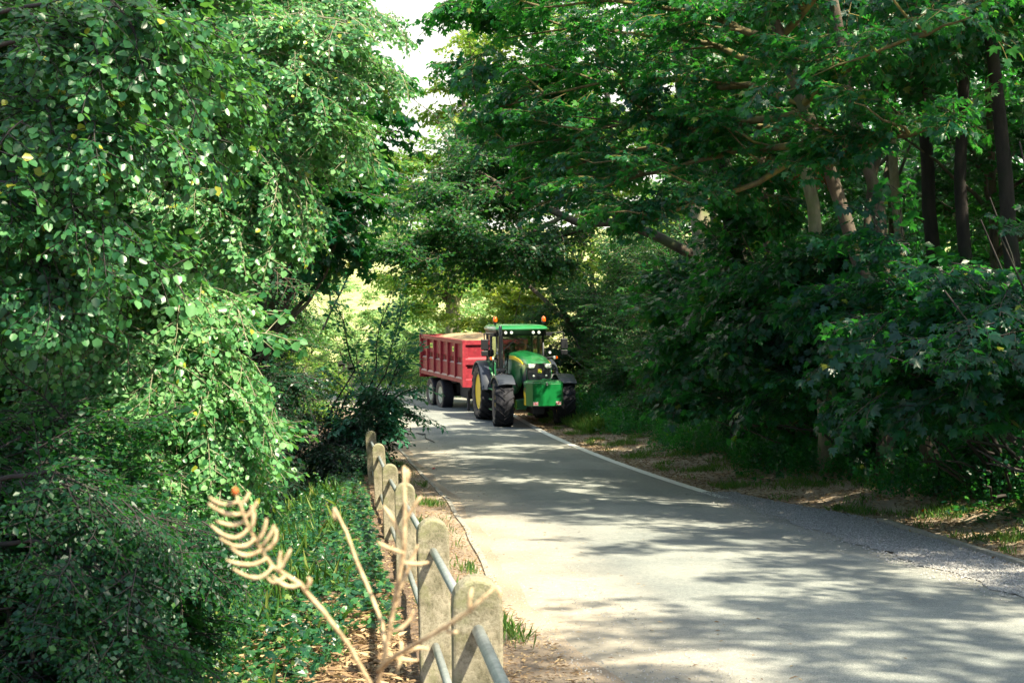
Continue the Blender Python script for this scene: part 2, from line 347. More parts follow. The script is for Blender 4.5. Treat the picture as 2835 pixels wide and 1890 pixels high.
class Spray:
    """a flat leafy spray of unit length along +Y: leaves and three-sided twigs"""
    def __init__(s, shape, leaf, rng, twigs=5, step=.09, droop=.25, flat=.35, pinnate=False):
        pos, dr, nm, sz = [], [], [], []; tv, tf = [], []
        def twig(p, d, L, r0):
            pts = [p]; q = p.copy(); dd = d.copy()
            k = max(2, int(L / .16))
            for _ in range(k):
                dd = dd + rng.normal(0, .12, 3) + np.array([0, 0, -droop * .25]); dd /= np.linalg.norm(dd); q = q + dd * L / k; pts.append(q.copy())
            n0 = len(tv)
            for i, c in enumerate(pts):
                a = np.cross(dd, [0, 0, 1.]); a /= np.linalg.norm(a) + 1e-9; b = np.cross(dd, a); r = r0 * (1 - .75 * i / len(pts))
                for th in (0, 2.1, 4.2): tv.append(c + (a * math.cos(th) + b * math.sin(th)) * r)
            for i in range(len(pts) - 1):
                for j in range(3): tf.append((n0 + i * 3 + j, n0 + i * 3 + (j + 1) % 3, n0 + i * 3 + 3 + (j + 1) % 3, n0 + i * 3 + 3 + j))
            return np.array(pts)
        def leaves(pts, start):
            L = np.linalg.norm(np.diff(pts, axis=0), axis=1).sum(); n = int(L / step)
            for i in range(n):
                f = start + (1 - start) * (i + rng.random() * .6) / max(1, n); u = min(f, .999) * (len(pts) - 1); k = int(u)
                p = pts[k] + (pts[k + 1] - pts[k]) * (u - k); d = pts[k + 1] - pts[k]; d /= np.linalg.norm(d)
                for sd in ((-1, 1) if (pinnate or rng.random() < .6) else (rng.choice([-1, 1]),)):
                    sdv = np.cross(d, [0, 0, 1.]) * sd; sdv /= np.linalg.norm(sdv) + 1e-9
                    q = d * (.5 + rng.normal(0, .25)) + sdv + np.array([0, 0, -droop + rng.normal(0, .2)])
                    q /= np.linalg.norm(q)
                    pos.append(p + q * leaf * .25 + rng.normal(0, .012, 3)); dr.append(q)
                    nm.append(np.array([0, 0, 1.]) + rng.normal(0, flat, 3)); sz.append(leaf * rng.uniform(.45, 1.3))
            pos.append(pts[-1]); dr.append(d + np.array([0, 0, -droop])); nm.append(np.array([0, 0, 1.]) + rng.normal(0, flat, 3)); sz.append(leaf)
        main = twig(np.zeros(3), np.array([0, 1., .12]), 1.0, .011)
        leaves(main, .15)
        for i in range(twigs):
            f = .12 + .75 * i / twigs; u = f * (len(main) - 1); k = int(u); p = main[k] + (main[k + 1] - main[k]) * (u - k)
            sd = 1 if i % 2 else -1
            d = np.array([sd * .9, .75, rng.normal(0, .18)]); d /= np.linalg.norm(d)
            leaves(twig(p, d, (.55 - .35 * f) * rng.uniform(.8, 1.2), .006), .2)
        s.shape = shape; n = len(pos)
        s.rl = rng.random(n)
        s.V, s.F, _ = place(shape, np.array(pos), np.array(dr), np.array(nm), np.array(sz), s.rl)
        s.nf = len(SHAPES[shape][1]); s.n = n
        s.tv = np.array(tv); s.tf = np.array(tf)
def library(shape, leaf, k=5, **kw): return [Spray(shape, leaf, NR, **kw) for _ in range(k)]
LIB = {
 'maple': library('maple', .15, twigs=4, step=.125, droop=.55, flat=.30),
 'maplefar': library('maple', .14, twigs=5, step=.13, droop=.45, flat=.35),
 'hazel': library('oval', .088, twigs=6, step=.068, droop=.35, flat=.42),
 'oak': library('dia', .115, twigs=6, step=.080, droop=.25, flat=.6),
 'fine': library('dia', .072, twigs=7, step=.052, droop=.25, flat=.6),
 'far': library('dia', .16, twigs=5, step=.095, droop=.25, flat=.7),
}
class Crown:
    def __init__(s): s.V = []; s.F = []; s.r = []; s.n = 0; s.tV = []; s.tF = []; s.tn = 0; s.leaves = 0
    def sprays(s, lib, pos, dirs, scale, bias=0.0, upjit=.25, twig=True):
        """pos, dirs (n,3); scale (n,)"""
        lib = LIB[lib]; n = len(pos); which = NR.integers(0, len(lib), n)
        up = np.array([0, 0, 1.]) + NR.normal(0, upjit, (n, 3))
        B = frames(np.asarray(dirs, float), up)
        for k, sp in enumerate(lib):
            ii = np.where(which == k)[0]
            if not len(ii): continue
            W = np.einsum('nij,kj->nki', B[ii], sp.V) * scale[ii][:, None, None] + pos[ii][:, None, :]
            nv = len(sp.V)
            s.F.append((sp.F[None] + (np.arange(len(ii)) * nv)[:, None, None]).reshape(-1, sp.F.shape[1]) + s.n)
            s.V.append(W.reshape(-1, 3)); s.n += len(ii) * nv; s.leaves += sp.n * len(ii)
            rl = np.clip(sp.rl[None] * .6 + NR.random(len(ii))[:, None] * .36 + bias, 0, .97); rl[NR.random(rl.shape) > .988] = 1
            s.r.append(np.repeat(rl.ravel(), sp.nf))
            if twig:
                W = np.einsum('nij,kj->nki', B[ii], sp.tv) * scale[ii][:, None, None] + pos[ii][:, None, :]
                s.tF.append((sp.tf[None] + (np.arange(len(ii)) * len(sp.tv))[:, None, None]).reshape(-1, 4) + s.tn)
                s.tV.append(W.reshape(-1, 3)); s.tn += len(ii) * len(sp.tv)
        return s
    def ell(s, lib, c, r, n, scale=1.0, shell=.45, toward=None, bias=0.0, droop=-.15, clump=9, cut=None):
        """fill an ellipsoid with sprays, bunched into sub-clumps so that the outline is uneven"""
        c = np.array(c, float); r = np.array(r, float)
        nc = max(4, n // clump)
        q = NR.normal(0, 1, (nc, 3)); q /= np.linalg.norm(q, axis=1, keepdims=True)
        rad = shell + (1 - shell) * NR.random(nc) ** .6
        cc = c + q * rad[:, None] * r
        w = NR.integers(0, nc, n)
        sp = min(r) * .22
        pos = cc[w] + NR.normal(0, 1, (n, 3)) * np.array([sp, sp, sp * .45])
        d = (pos - c) / r; d /= np.linalg.norm(d, axis=1, keepdims=True) + 1e-6
        d = d * np.array([1, 1, .45]) + NR.normal(0, .35, (n, 3)) * np.array([1, 1, .5]) + np.array([0, 0, droop])
        if toward is not None: d = d + np.array(toward)
        if cut is not None:
            ok = cut(pos); pos = pos[ok]; d = d[ok]
        g = gz(pos[:, 0], pos[:, 1]); pos[:, 2] = np.maximum(pos[:, 2], g + .15)
        sc = scale * NR.uniform(.7, 1.25, len(pos))
        return s.sprays(lib, pos - d * sc[:, None] * .45, d, sc, bias)
    def line(s, lib, pts, n, scale=.9, spread=.25, bias=0, droop=-.25, along=.6, start=.15, lift=0.0):
        """sprays standing off a limb, on both sides of it"""
        pts = np.array([tuple(p) for p in pts], float); k = len(pts) - 1
        u = (start + (1 - start) * NR.random(n)) * k * .999; i = u.astype(int)
        p = pts[i] + (pts[i + 1] - pts[i]) * (u - i)[:, None]; d = pts[i + 1] - pts[i]; d /= np.linalg.norm(d, axis=1, keepdims=True)
        side = np.cross(d, [0, 0, 1.]) * NR.choice([-1, 1], n)[:, None]
        dd = d * along + side * NR.uniform(.2, 1, n)[:, None] + NR.normal(0, .2, (n, 3)) + np.array([0, 0, droop])
        return s.sprays(lib, p + NR.normal(0, spread, (n, 3)) * np.array([1, 1, .4]) + np.array([0, .6 * lift, lift]), dd, scale * NR.uniform(.6, 1.2, n), bias)
    def build(s, name, leafm, parent, twigm='lichen', twigname='branches', limbs=None):
        fo = link(name, np_mesh(name, np.concatenate(s.V), s.F, np.concatenate(s.r)), parent, leafm)
        if s.tV or limbs:
            V = list(s.tV); F = list(s.tF)
            if limbs:
                V.append(np.array(limbs.v)); F.append(np.array([f for f in limbs.f if len(f) == 4]) + s.tn)
            link(twigname, np_mesh(twigname, np.concatenate(V), F), parent, twigm)
        return fo
def world_to(parent_loc, pts): return [Vector(p) - Vector(parent_loc) for p in pts]
TREES = []
def wob(p0, p1, k=6, j=.08, sag=0.0):
    p0, p1 = Vector(p0), Vector(p1); L = (p1 - p0).length; out = []
    for i in range(k + 1):
        f = i / k; p = p0.lerp(p1, f); e = math.sin(math.pi * f)
        out.append(p + Vector((R_.gauss(0, j), R_.gauss(0, j), R_.gauss(0, j))) * (L * .06) * (1 if 0 < i < k else 0) + Vector((0, 0, sag * e)))
    return out
def tree(name, label, cat, foot, trunks, crown, leafm, twigm='lichen', barkm='bark', limbs=(), group=None, crown_name='crown', ivy=None):
    """foot: world point; trunks/limbs: lists of (points, radii) in world space; crown: Crown filled in world space"""
    foot = Vector(foot); r = empty(name, foot); tag(r, label, cat, group)
    off = np.array(foot)
    for pts, rad in trunks:
        mb = MB(); pts = [Vector(p) - foot for p in pts]; k = len(pts)
        rr = [rad[0] + (rad[1] - rad[0]) * i / (k - 1) for i in range(k)]
        rr[0] *= 1.35
        mb.tube(pts, rr, 10); mb.build('trunk', barkm, r, smooth=True)
    lm = MB()
    for pts, rad in limbs:
        pts = [Vector(p) - foot for p in pts]; k = len(pts)
        lm.tube(pts, [rad[0] + (rad[1] - rad[0]) * i / (k - 1) for i in range(k)], 6)
    crown.V = [v - off for v in crown.V]; crown.tV = [v - off for v in crown.tV]
    crown.build(crown_name, leafm, r, twigm, 'branches', lm if limbs else None)
    if ivy:
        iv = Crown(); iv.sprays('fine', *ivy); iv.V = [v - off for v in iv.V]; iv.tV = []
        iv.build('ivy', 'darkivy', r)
    TREES.append(r); return r
def trunk_path(top, foot_xy, k=7, j=.35):
    """from the ground under foot_xy through the given points (lowest first)"""
    top = [Vector(p) for p in top]; f = Vector((foot_xy[0], foot_xy[1], gzf(*foot_xy) - .1)); pts = [f] + top
    out = []
    for a, b in zip(pts[:-1], pts[1:]):
        n = max(1, int((b - a).length / .7))
        for i in range(n): out.append(a.lerp(b, i / n) + Vector((R_.gauss(0, .03 * j), R_.gauss(0, .03 * j), 0)) * (1 if i or out else 0))
    out.append(pts[-1]); return out
def onground(x, y, up=0): return Vector((x, y, gzf(x, y) + up))
# ------------------------------------------------------------------ post and rail fence by the ditch
M['conc'] = mat('weathered_concrete', (.36, .32, .235), .92, col2=(.17, .155, .10), scale=9, bmp=.5)
_t = M['conc'].node_tree; _b = _t.nodes['Principled BSDF']
_n = noise(_t, 70, 5, .8); _r = ramp(_t, _n.outputs[0], [(.38, (.45, .43, .38)), (.55, (1, 1, 1))])
_l = noise(_t, 3.5, 5, .7); _lr = ramp(_t, _l.outputs[0], [(.50, (0, 0, 0)), (.66, (.8, .8, .8))])
_src = _b.inputs['Base Color'].links[0].from_socket
_c = mixc(_t, .8, _src, _r.outputs[0], 'MULTIPLY'); _c = mixc(_t, _lr.outputs[0], _c, (.16, .17, .07))
_t.links.new(_c, _b.inputs['Base Color']); bump(_t, _b, _n.outputs[0], .7, .006)
M['galv'] = mat('galvanised_tube', (.52, .56, .56), .45, .55, col2=(.33, .37, .38), scale=20, bmp=.12)
posts = [(.32, 1.35), (-.143, 5.7), (-.506, 9.0), (-1.05, 13.9), (-1.54, 17.9), (-2.09, 22.2), (-2.68, 26.9)]
tops = [CZ - .92, CZ - 1.31, CZ - 1.70, CZ - 2.28, CZ - 2.70, CZ - 3.03, CZ - 3.43]
leans = [0, .6, 1.4, 1.2, 1.6, 3.2, 3.6]
fence = empty('post_and_rail_fence', (posts[1][0], posts[1][1], tops[1] - 1.1))
tag(fence, 'low fence of round-topped concrete posts joined by two grey tube rails beside the ditch', 'fence')
def post_mesh(h=1.45, w=.20, th=.13):
    mb = MB(); sec = [(-w / 2, -h)] + [(w / 2 * -math.cos(a), w / 2 * math.sin(a) - w / 2) for a in np.linspace(0, math.pi, 13)] + [(w / 2, -h)]
    mb.loft([[(x, -th / 2, z) for x, z in sec], [(x, th / 2, z) for x, z in sec]]); return mb
fo = fence.location
base_post = None
for k, ((x, y), z) in enumerate(zip(posts, tops)):
    if base_post is None:
        base_post = post_mesh().build('post', M['conc'], fence, bev=.012); o = base_post
    else:
        o = base_post.copy(); COL.objects.link(o); o.parent = fence
    o.location = Vector((x, y, z)) - fo; o.rotation_euler = (0, math.radians(-leans[k]), math.radians(6.8 + R_.uniform(-2, 2)))
def at_post(k, dz):
    a = math.radians(leans[k]); return Vector((posts[k][0] + math.sin(a) * dz, posts[k][1], tops[k] - dz))
for dz in (.205, .80):
    for k in range(len(posts) - 1):
        a, b = at_post(k, dz), at_post(k + 1, dz)
        if dz > .5 and k == 5: b.z += .03
        e = (b - a).normalized() * .05
        mb = MB(); mb.tube([a - e - fo, a.lerp(b, .5) + Vector((0, 0, -.006)) - fo, b + e - fo], .0245, 14)
        mb.build('rail', M['galv'], fence, smooth=True)

# ------------------------------------------------------------------ vehicle paints
M['jgreen'] = mat('green_tractor_paint', (.006, .165, .040), .30, var=.12, scale=3, bmp=0, coat=.8)
M['jdark'] = mat('dusty_green_panel', (.020, .16, .060), .45, var=.2, scale=4, bmp=0, coat=.2)
M['black'] = mat('black_plastic', (.009, .010, .014), .48, var=.2, scale=9, bmp=.05)
M['gloss'] = mat('gloss_black_paint', (.012, .013, .018), .18, bmp=0, coat=.5)
M['fender'] = mat('grey_black_fender_plastic', (.028, .034, .050), .42, var=.15, scale=5, bmp=.03)
M['yellow'] = mat('yellow_wheel_paint', (.82, .56, .012), .45, var=.14, scale=5, bmp=0)
M['rubber'] = mat('dusty_tyre_rubber', (.024, .024, .034), .85, col2=(.011, .011, .016), scale=12, bmp=.3)
M['rubber2'] = mat('muddy_tyre_side', (.16, .125, .11), .9, col2=(.06, .05, .05), scale=6, bmp=.3)
M['lens'] = mat('clear_lamp_lens', (.72, .76, .74), .12, var=.3, scale=40, bmp=.1, coat=1)
M['reflector'] = mat('silver_reflector', (.70, .74, .72), .22, .7, scale=25, bmp=.2)
M['orange'] = mat('orange_lamp_lens', (.95, .16, .01), .2, col2=(.6, .05, .0), scale=60, bmp=0, coat=1)
M['red'] = mat('red_trailer_paint', (.30, .020, .034), .55, col2=(.20, .012, .024), scale=7, bmp=.12)
_t = M['red'].node_tree; _b = _t.nodes['Principled BSDF']
_n = noise(_t, 28, 6, .8, stretch=(1, 1, .4)); _r = ramp(_t, _n.outputs[0], [(.60, (0, 0, 0)), (.70, (.8, .8, .8))])
_c = mixc(_t, _r.outputs[0], _b.inputs['Base Color'].links[0].from_socket, (.42, .20, .17)); _t.links.new(_c, _b.inputs['Base Color'])
M['rim'] = mat('worn_silver_rim', (.60, .62, .56), .5, .2, col2=(.36, .34, .28), scale=7, bmp=.1)
M['chassis'] = mat('dark_chassis_steel', (.03, .03, .04), .7, scale=8)
M['grain'] = mat('pale_barley_grain', (.44, .31, .18), .95, col2=(.24, .16, .085), scale=90, bmp=.8)
M['label'] = mat('yellow_maker_plate', (.80, .82, .16), .5, bmp=0, var=.08)
M['labelgreen'] = mat('green_lettering', (.10, .42, .06), .5, bmp=0)
M['stripe'] = mat('yellow_stripe_decal', (.85, .62, .03), .35, bmp=0, var=.05)
M['wht'] = mat('white_sticker', (.82, .82, .82), .5, bmp=0, var=.05)
M['navy'] = mat('navy_sticker', (.02, .03, .22), .5, bmp=0)
M['ured'] = mat('red_sticker', (.65, .02, .04), .5, bmp=0)
M['seat'] = mat('dark_seat_cloth', (.03, .03, .035), .9)
def glass_mat():
    m = bpy.data.materials.new('cab_glass'); m.use_nodes = True; t = m.node_tree; t.nodes.clear()
    o = t.nodes.new('ShaderNodeOutputMaterial'); g = t.nodes.new('ShaderNodeBsdfGlossy'); g.inputs['Roughness'].default_value = .02
    tr = t.nodes.new('ShaderNodeBsdfTransparent'); tr.inputs[0].default_value = (.78, .88, .82, 1)
    lw = t.nodes.new('ShaderNodeLayerWeight'); lw.inputs[0].default_value = .35
    mr = t.nodes.new('ShaderNodeMapRange'); mr.inputs[3].default_value = .10; mr.inputs[4].default_value = .9
    t.links.new(lw.outputs['Fresnel'], mr.inputs[0])
    n = noise(t, 5, 3); bp = t.nodes.new('ShaderNodeBump'); bp.inputs['Strength'].default_value = .25; bp.inputs['Distance'].default_value = .03
    t.links.new(n.outputs[0], bp.inputs['Height']); t.links.new(bp.outputs[0], g.inputs['Normal'])
    mx = t.nodes.new('ShaderNodeMixShader'); t.links.new(mr.outputs[0], mx.inputs[0]); t.links.new(tr.outputs[0], mx.inputs[1]); t.links.new(g.outputs[0], mx.inputs[2])
    t.links.new(mx.outputs[0], o.inputs[0]); return m
M['glass'] = glass_mat()

# ------------------------------------------------------------------ wheels
def ag_wheel(parent, R, w, rim, n, out, loc, rot=(0, 0, 0)):
    """tractor wheel with chevron lugs; out = +1 / -1: the side the dished rim faces"""
    wh = MB(); h = w / 2
    prof = [(-h * .72, rim), (-h * .95, rim + (R - rim) * .35), (-h * .98, rim + (R - rim) * .62), (-h * .90, R * .925), (-h * .5, R * .955), (0, R * .962),
            (h * .5, R * .955), (h * .90, R * .925), (h * .98, rim + (R - rim) * .62), (h * .95, rim + (R - rim) * .35), (h * .72, rim)]
    ty = MB()
    nn = 56; vs = []
    for a, r in prof:
        for j in range(nn): t = 2 * math.pi * j / nn; vs.append((a, r * math.cos(t), r * math.sin(t)))
    fs = [(i * nn + j, i * nn + (j + 1) % nn, (i + 1) * nn + (j + 1) % nn, (i + 1) * nn + j) for i in range(len(prof) - 1) for j in range(nn)]
    ty.add(vs, fs)
    def pt(x, t, r): return (x, -r * math.sin(t), r * math.cos(t))
    for sd in (-1, 1):
        for q in range(n):
            t0 = 2 * math.pi * (q + (.5 if sd > 0 else 0)) / n
            st = [(-.05, 0, .94, 1.0, .035), (.30, .13, .94, .998, .034), (.65, .25, .93, .988, .038), (.93, .33, .89, .965, .050), (1.03, .34, .84, .90, .055), (1.0, .34, .80, .81, .04)]
            secs = []
            for fx, dt, r0, r1, hw in st:
                x = sd * fx * h; tc = t0 - dt; a = hw / R * 1.0 * .9
                secs.append([pt(x, tc - a * 1.25, r0 * R), pt(x, tc + a * 1.25, r0 * R), pt(x, tc + a * .8, r1 * R), pt(x, tc - a * .8, r1 * R)])
            ty.loft(secs)
    e = empty('wheel', loc, rot); e.parent = parent
    ty.build('tyre', M['rubber'], e, smooth=False)
    s = out
    rm = MB(); rm.lathe([(s * h * .70, rim * 1.01), (s * h * .74, rim * 1.03), (s * h * .76, rim * .99), (s * h * .66, rim * .94), (s * h * .30, rim * .90), (s * h * .12, rim * .70), (s * h * .16, rim * .42), (s * h * .34, rim * .26), (s * h * .34, .02)], 40, 'x')
    rm.lathe([(-s * h * .72, rim * 1.0), (-s * h * .6, rim * .93), (0, rim * .90)], 40, 'x')
    auto_smooth(rm.build('rim', M['yellow'], e))
    sw = MB(); sw.lathe([(s * h * .735, rim * 1.03), (s * h * .965, rim + (R - rim) * .35), (s * h * .995, rim + (R - rim) * .60), (s * h * .96, rim + (R - rim) * .74)], 56, 'x')
    sw.f = [f for f in sw.f if len(f) == 4]; sw.build('sidewall', M['rubber2'], e, smooth=True)
    hb = MB(); hb.lathe([(s * h * .3, .17), (s * h * .62, .15), (s * h * .66, .09), (s * h * .66, .01)], 20, 'x')
    for k in range(8):
        a = k * math.pi / 4; hb.lathe([(s * h * .34, .018), (s * h * .42, .018), (s * h * .42, .001)], 6, 'x', (0, .125 * math.cos(a) * 1.6, .125 * math.sin(a) * 1.6))
    hb.build('hub', M['yellow'], e); return e

# ------------------------------------------------------------------ the tractor
TY = 47.0; TX = .10
tang = math.radians(12)
tr = empty('tractor', (TX, TY, float(base(TY)) + .03), (math.atan(-.035), 0, tang))
tag(tr, 'green tractor with yellow wheels, black cab and two orange beacons, coming down the lane', 'tractor')
def B(name, mt, *boxes, parent=None, bev=.012):
    mb = MB()
    for b_ in boxes: mb.box(*b_)
    return mb.build(name, M[mt], parent or tr, bev=bev)
for s in (-1, 1):
    ag_wheel(tr, .93, .62, .56, 20, s, (s * .985, 0, .915), (R_.random() * .3, 0, 0))
    ag_wheel(tr, .76, .58, .42, 17, s, (s * .975, -2.77, .74), (.1 * s, 0, math.radians(-7)))
# body under the bonnet, axles, transmission
mb = MB(); mb.box(-.26, .26, -3.7, .4, .62, 1.15); mb.box(-.18, .18, -3.5, -2.4, .42, .8)
mb.tube([(-.75, -2.77, .70), (.75, -2.77, .70)], .10, 12); mb.tube([(-.8, 0, .92), (.8, 0, .92)], .16, 14)
mb.box(-.85, -.62, -2.95, -2.6, .5, .95); mb.box(.62, .85, -2.95, -2.6, .5, .95)
mb.box(-.3, .3, .3, .75, .55, 1.1); mb.box(-.06, .06, .6, 1.15, .42, .55)
mb.build('chassis', M['chassis'], tr, bev=.02)
mb = MB(); mb.tube([(-.70, -3.0, .66), (-.35, -3.02, .64), (.35, -3.02, .64), (.70, -3.0, .66)], .045, 10)
mb.box(-.62, -.30, -3.12, -2.9, .55, .78); mb.tube([(-.62, -3.05, .80), (-.40, -3.05, .82), (-.24, -3.0, .74)], .05, 10)
mb.build('front_axle', M['jdark'], tr, bev=.01)
# bonnet
def hsec(y, hw, zb, zt, cr=.035, sh=.17):
    pts = [(-hw, y, zb), (-hw * 1.02, y, (zb + zt) * .5), (-hw * .985, y, zt - sh), (-hw * .86, y, zt - sh * .42), (-hw * .55, y, zt - .045), (-.03, y, zt + cr * .2), (0, y, zt - .006),
           (.03, y, zt + cr * .2), (hw * .55, y, zt - .045), (hw * .86, y, zt - sh * .42), (hw * .985, y, zt - sh), (hw * 1.02, y, (zb + zt) * .5), (hw, y, zb)]
    return pts
mb = MB(); mb.loft([hsec(-1.02, .43, 1.30, 2.28), hsec(-1.6, .44, 1.28, 2.29), hsec(-2.3, .435, 1.30, 2.26), hsec(-2.95, .42, 1.50, 2.20), hsec(-3.35, .405, 1.72, 2.12), hsec(-3.58, .39, 1.86, 2.045, .02, .10), hsec(-3.66, .375, 1.93, 1.985, .01, .04)])
auto_smooth(mb.build('bonnet', M['jgreen'], tr), .9)
# lower side panels with their curved leading edge
for s in (-1, 1):
    mb = MB(); y0 = [(-1.05, .95, 1.42), (-1.8, .95, 1.42), (-2.3, .98, 1.50), (-2.7, 1.15, 1.66), (-3.0, 1.35, 1.80)]
    mb.loft([[(s * .40, y, a), (s * .475, y, a), (s * .470, y, b), (s * .40, y, b)] for y, a, b in y0])
    mb.build('side_panel', M['jdark'], tr, bev=.01)
    mb = MB(); mb.loft([[(s * .395, -3.02, 1.36 ), (s * .415, -3.02, 1.36), (s * .415, -3.02, 1.98), (s * .395, -3.02, 1.98)], [(s * .37, -3.50, 1.24), (s * .400, -3.50, 1.24), (s * .400, -3.50, 1.96), (s * .37, -3.50, 1.96)]])
    mb.build('side_grille', M['fender'], tr)
    mb = MB(); mb.loft([[(s * .432, y, z0), (s * .452, y, z0), (s * .447, y, z1), (s * .432, y, z1)] for y, z0, z1 in [(-1.25, 2.02, 2.13), (-2.0, 2.03, 2.13), (-2.6, 1.99, 2.09), (-3.0, 1.95, 2.03), (-3.25, 1.93, 1.96)]])
    mb.build('yellow_stripe', M['stripe'], tr)
    mb = MB(); mb.box(s * .425, s * .432, -2.96, -2.85, 1.84, 1.90); mb.build('badge_mark', M['stripe'], tr)
# nose
mb = MB(); nose = [(-.375, 1.96), (-.37, 1.55), (-.33, 1.42), (.33, 1.42), (.37, 1.55), (.375, 1.96), (.2, 1.985), (-.2, 1.985)]
mb.loft([[(x * 1.0, -3.0, z) for x, z in nose], [(x, -3.60, z) for x, z in nose], [(x * .96, -3.66, z * .998 + .004) for x, z in nose]])
mb.build('grille', M['black'], tr, bev=.01)
mb = MB(); 
for s in (-1, 1): mb.tube([(s * .385, -3.52, 1.84), (s * .385, -3.56, 1.60), (s * .34, -3.60, 1.42), (s * .2, -3.64, 1.395), (0, -3.66, 1.39)], .016, 8)
mb.build('grille_trim', M['jgreen'], tr, smooth=True)
mb = MB()
for k in range(9): mb.box(-.32, .32, -3.672, -3.662, 1.50 + k * .022, 1.508 + k * .022)
mb.box(-.36, -.10, -3.675, -3.66, 1.70, 1.708); mb.box(.10, .36, -3.675, -3.66, 1.70, 1.708)
mb.build('grille_slats', M['fender'], tr)
for s in (-1, 1):
    mb = MB(); hp = [(.13, 1.955), (.365, 1.965), (.372, 1.86), (.34, 1.83), (.20, 1.825), (.155, 1.87)]
    mb.loft([[(s * x, -3.60, z) for x, z in hp], [(s * x, -3.69, z) for x, z in hp]])
    hl = mb.build('headlight', M['reflector'], tr, bev=.01)
    mb = MB()
    for hx in (.215, .305): mb.lathe([(-3.692, .048), (-3.700, .044), (-3.70, .030), (-3.693, .028), (-3.702, .012), (-3.703, .001)], 18, 'y', (s * hx, 0, 1.895))
    mb.build('bulb', M['lens'], hl)
    mb = MB(); mb.lathe([(-3.66, .034), (-3.69, .032), (-3.70, .012), (-3.70, .001)], 16, 'y', (s * .20, 0, 1.60)); mb.build('fog_light', M['lens'], tr, smooth=False)
# front badge: yellow bordered green plate with a leaping deer
def plate(name, cx, y, cz, w, h, parent, s=1):
    def rr(w, h, r): return [(cx + sx_ * (w / 2 - r) + r * math.cos(a), cz + sz_ * (h / 2 - r) + r * math.sin(a)) for sx_, sz_, a0 in ((1, 1, 0), (-1, 1, math.pi / 2), (-1, -1, math.pi), (1, -1, 1.5 * math.pi)) for a in np.linspace(a0, a0 + math.pi / 2, 5)]
    def sl(poly, y0, y1, nm, mt, par):
        mb = MB(); mb.loft([[(x, y0, z) for x, z in poly], [(x, y1, z) for x, z in poly]]); return mb.build(nm, M[mt], par)
    p0 = sl(rr(w, h, h * .22), y, y - .010, name, 'stripe', parent)
    sl(rr(w * .86, h * .86, h * .17), y - .0101, y - .014, 'green_field', 'jgreen', p0)
    deer = [(-.34, .02), (-.22, .10), (.05, .06), (.16, .16), (.14, .30), (.20, .22), (.30, .24), (.34, .16), (.24, .10), (.20, -.04), (.34, -.10), (.30, -.16), (.12, -.10), (-.10, -.06), (-.16, -.12), (-.30, -.26), (-.34, -.20), (-.26, -.08)]
    sl([(cx - x * w * 1.1 * s, cz + z * h * 1.1) for x, z in deer], y - .0141, y - .018, 'deer_emblem', 'stripe', p0)
plate('badge', .0, -3.676, 1.745, .115, .115, tr)
# weight box on the front linkage
wb = empty('front_weight_box', (.02, -3.9, 0)); wb.parent = tr
def wsec(z, k=1.0): return [(x * k, y, z) for x, y in [(-.58, .0), (-.58, -.30), (-.44, -.62), (.44, -.62), (.58, -.30), (.58, 0)]]
mb = MB(); mb.loft([wsec(.74), wsec(1.40)]); mb.build('box', M['jgreen'], wb, bev=.008)
mb = MB(); mb.loft([wsec(1.402, 1.015), wsec(1.432, 1.015), [(x * .9, y * .9, z) for x, y, z in wsec(1.45)], [(x * .9, y * .9, z) for x, y, z in wsec(1.485)]]); mb.build('lid', M['jgreen'], wb, bev=.006)
mb = MB(); mb.tube([(-.12, -.50, 1.48), (-.12, -.50, 1.535), (.12, -.50, 1.535), (.12, -.50, 1.48)], .012, 8); mb.build('lid_handle', M['jgreen'], wb, smooth=True)
mb = MB(); mb.box(-.03, .03, -.655, -.62, 1.365, 1.45); mb.box(-.02, .02, -.665, -.65, 1.345, 1.38); mb.build('latch', M['reflector'], wb, bev=.005)
mb = MB(); mb.box(-.585, -.580, -.22, -.17, 1.20, 1.28); mb.build('red_reflector', M['ured'], wb)
def flag(cx, cz):
    w, h, y = .155, .105, -.622
    def q(pts, d, nm, mt, par):
        mb = MB()
        for pl in pts: mb.loft([[(cx + x * w / 2, y - d, cz + z * h / 2) for x, z in pl], [(cx + x * w / 2, y - d - .0012, cz + z * h / 2) for x, z in pl]])
        return mb.build(nm, M[mt], par)
    f = q([[(-1, -1), (1, -1), (1, 1), (-1, 1)]], 0.001, 'flag_sticker', 'navy', wb)
    dg = lambda a, b, t0, o=0: [(a[0] + t0, a[1]), (a[0], a[1]), (a[0], a[1] + t0 * 1.0 * (1 if a[1] < 0 else -1)), (b[0] - t0, b[1]), (b[0], b[1]), (b[0], b[1] + t0 * (1 if b[1] < 0 else -1))]
    q([dg((-1, -1), (1, 1), .34), dg((-1, 1), (1, -1), .34)], .0023, 'white_saltire', 'wht', f)
    q([dg((-1, -1), (1, 1), .10), dg((-1, 1), (1, -1), .10)], .0036, 'red_saltire', 'ured', f)
    q([[(-.24, -1), (.24, -1), (.24, 1), (-.24, 1)], [(-1, -.30), (1, -.30), (1, .30), (-1, .30)]], .0049, 'white_cross', 'wht', f)
    q([[(-.14, -1), (.14, -1), (.14, 1), (-.14, 1)], [(-1, -.17), (1, -.17), (1, .17), (-1, .17)]], .0062, 'red_cross', 'ured', f)
flag(-.35, .815); flag(.355, .825)
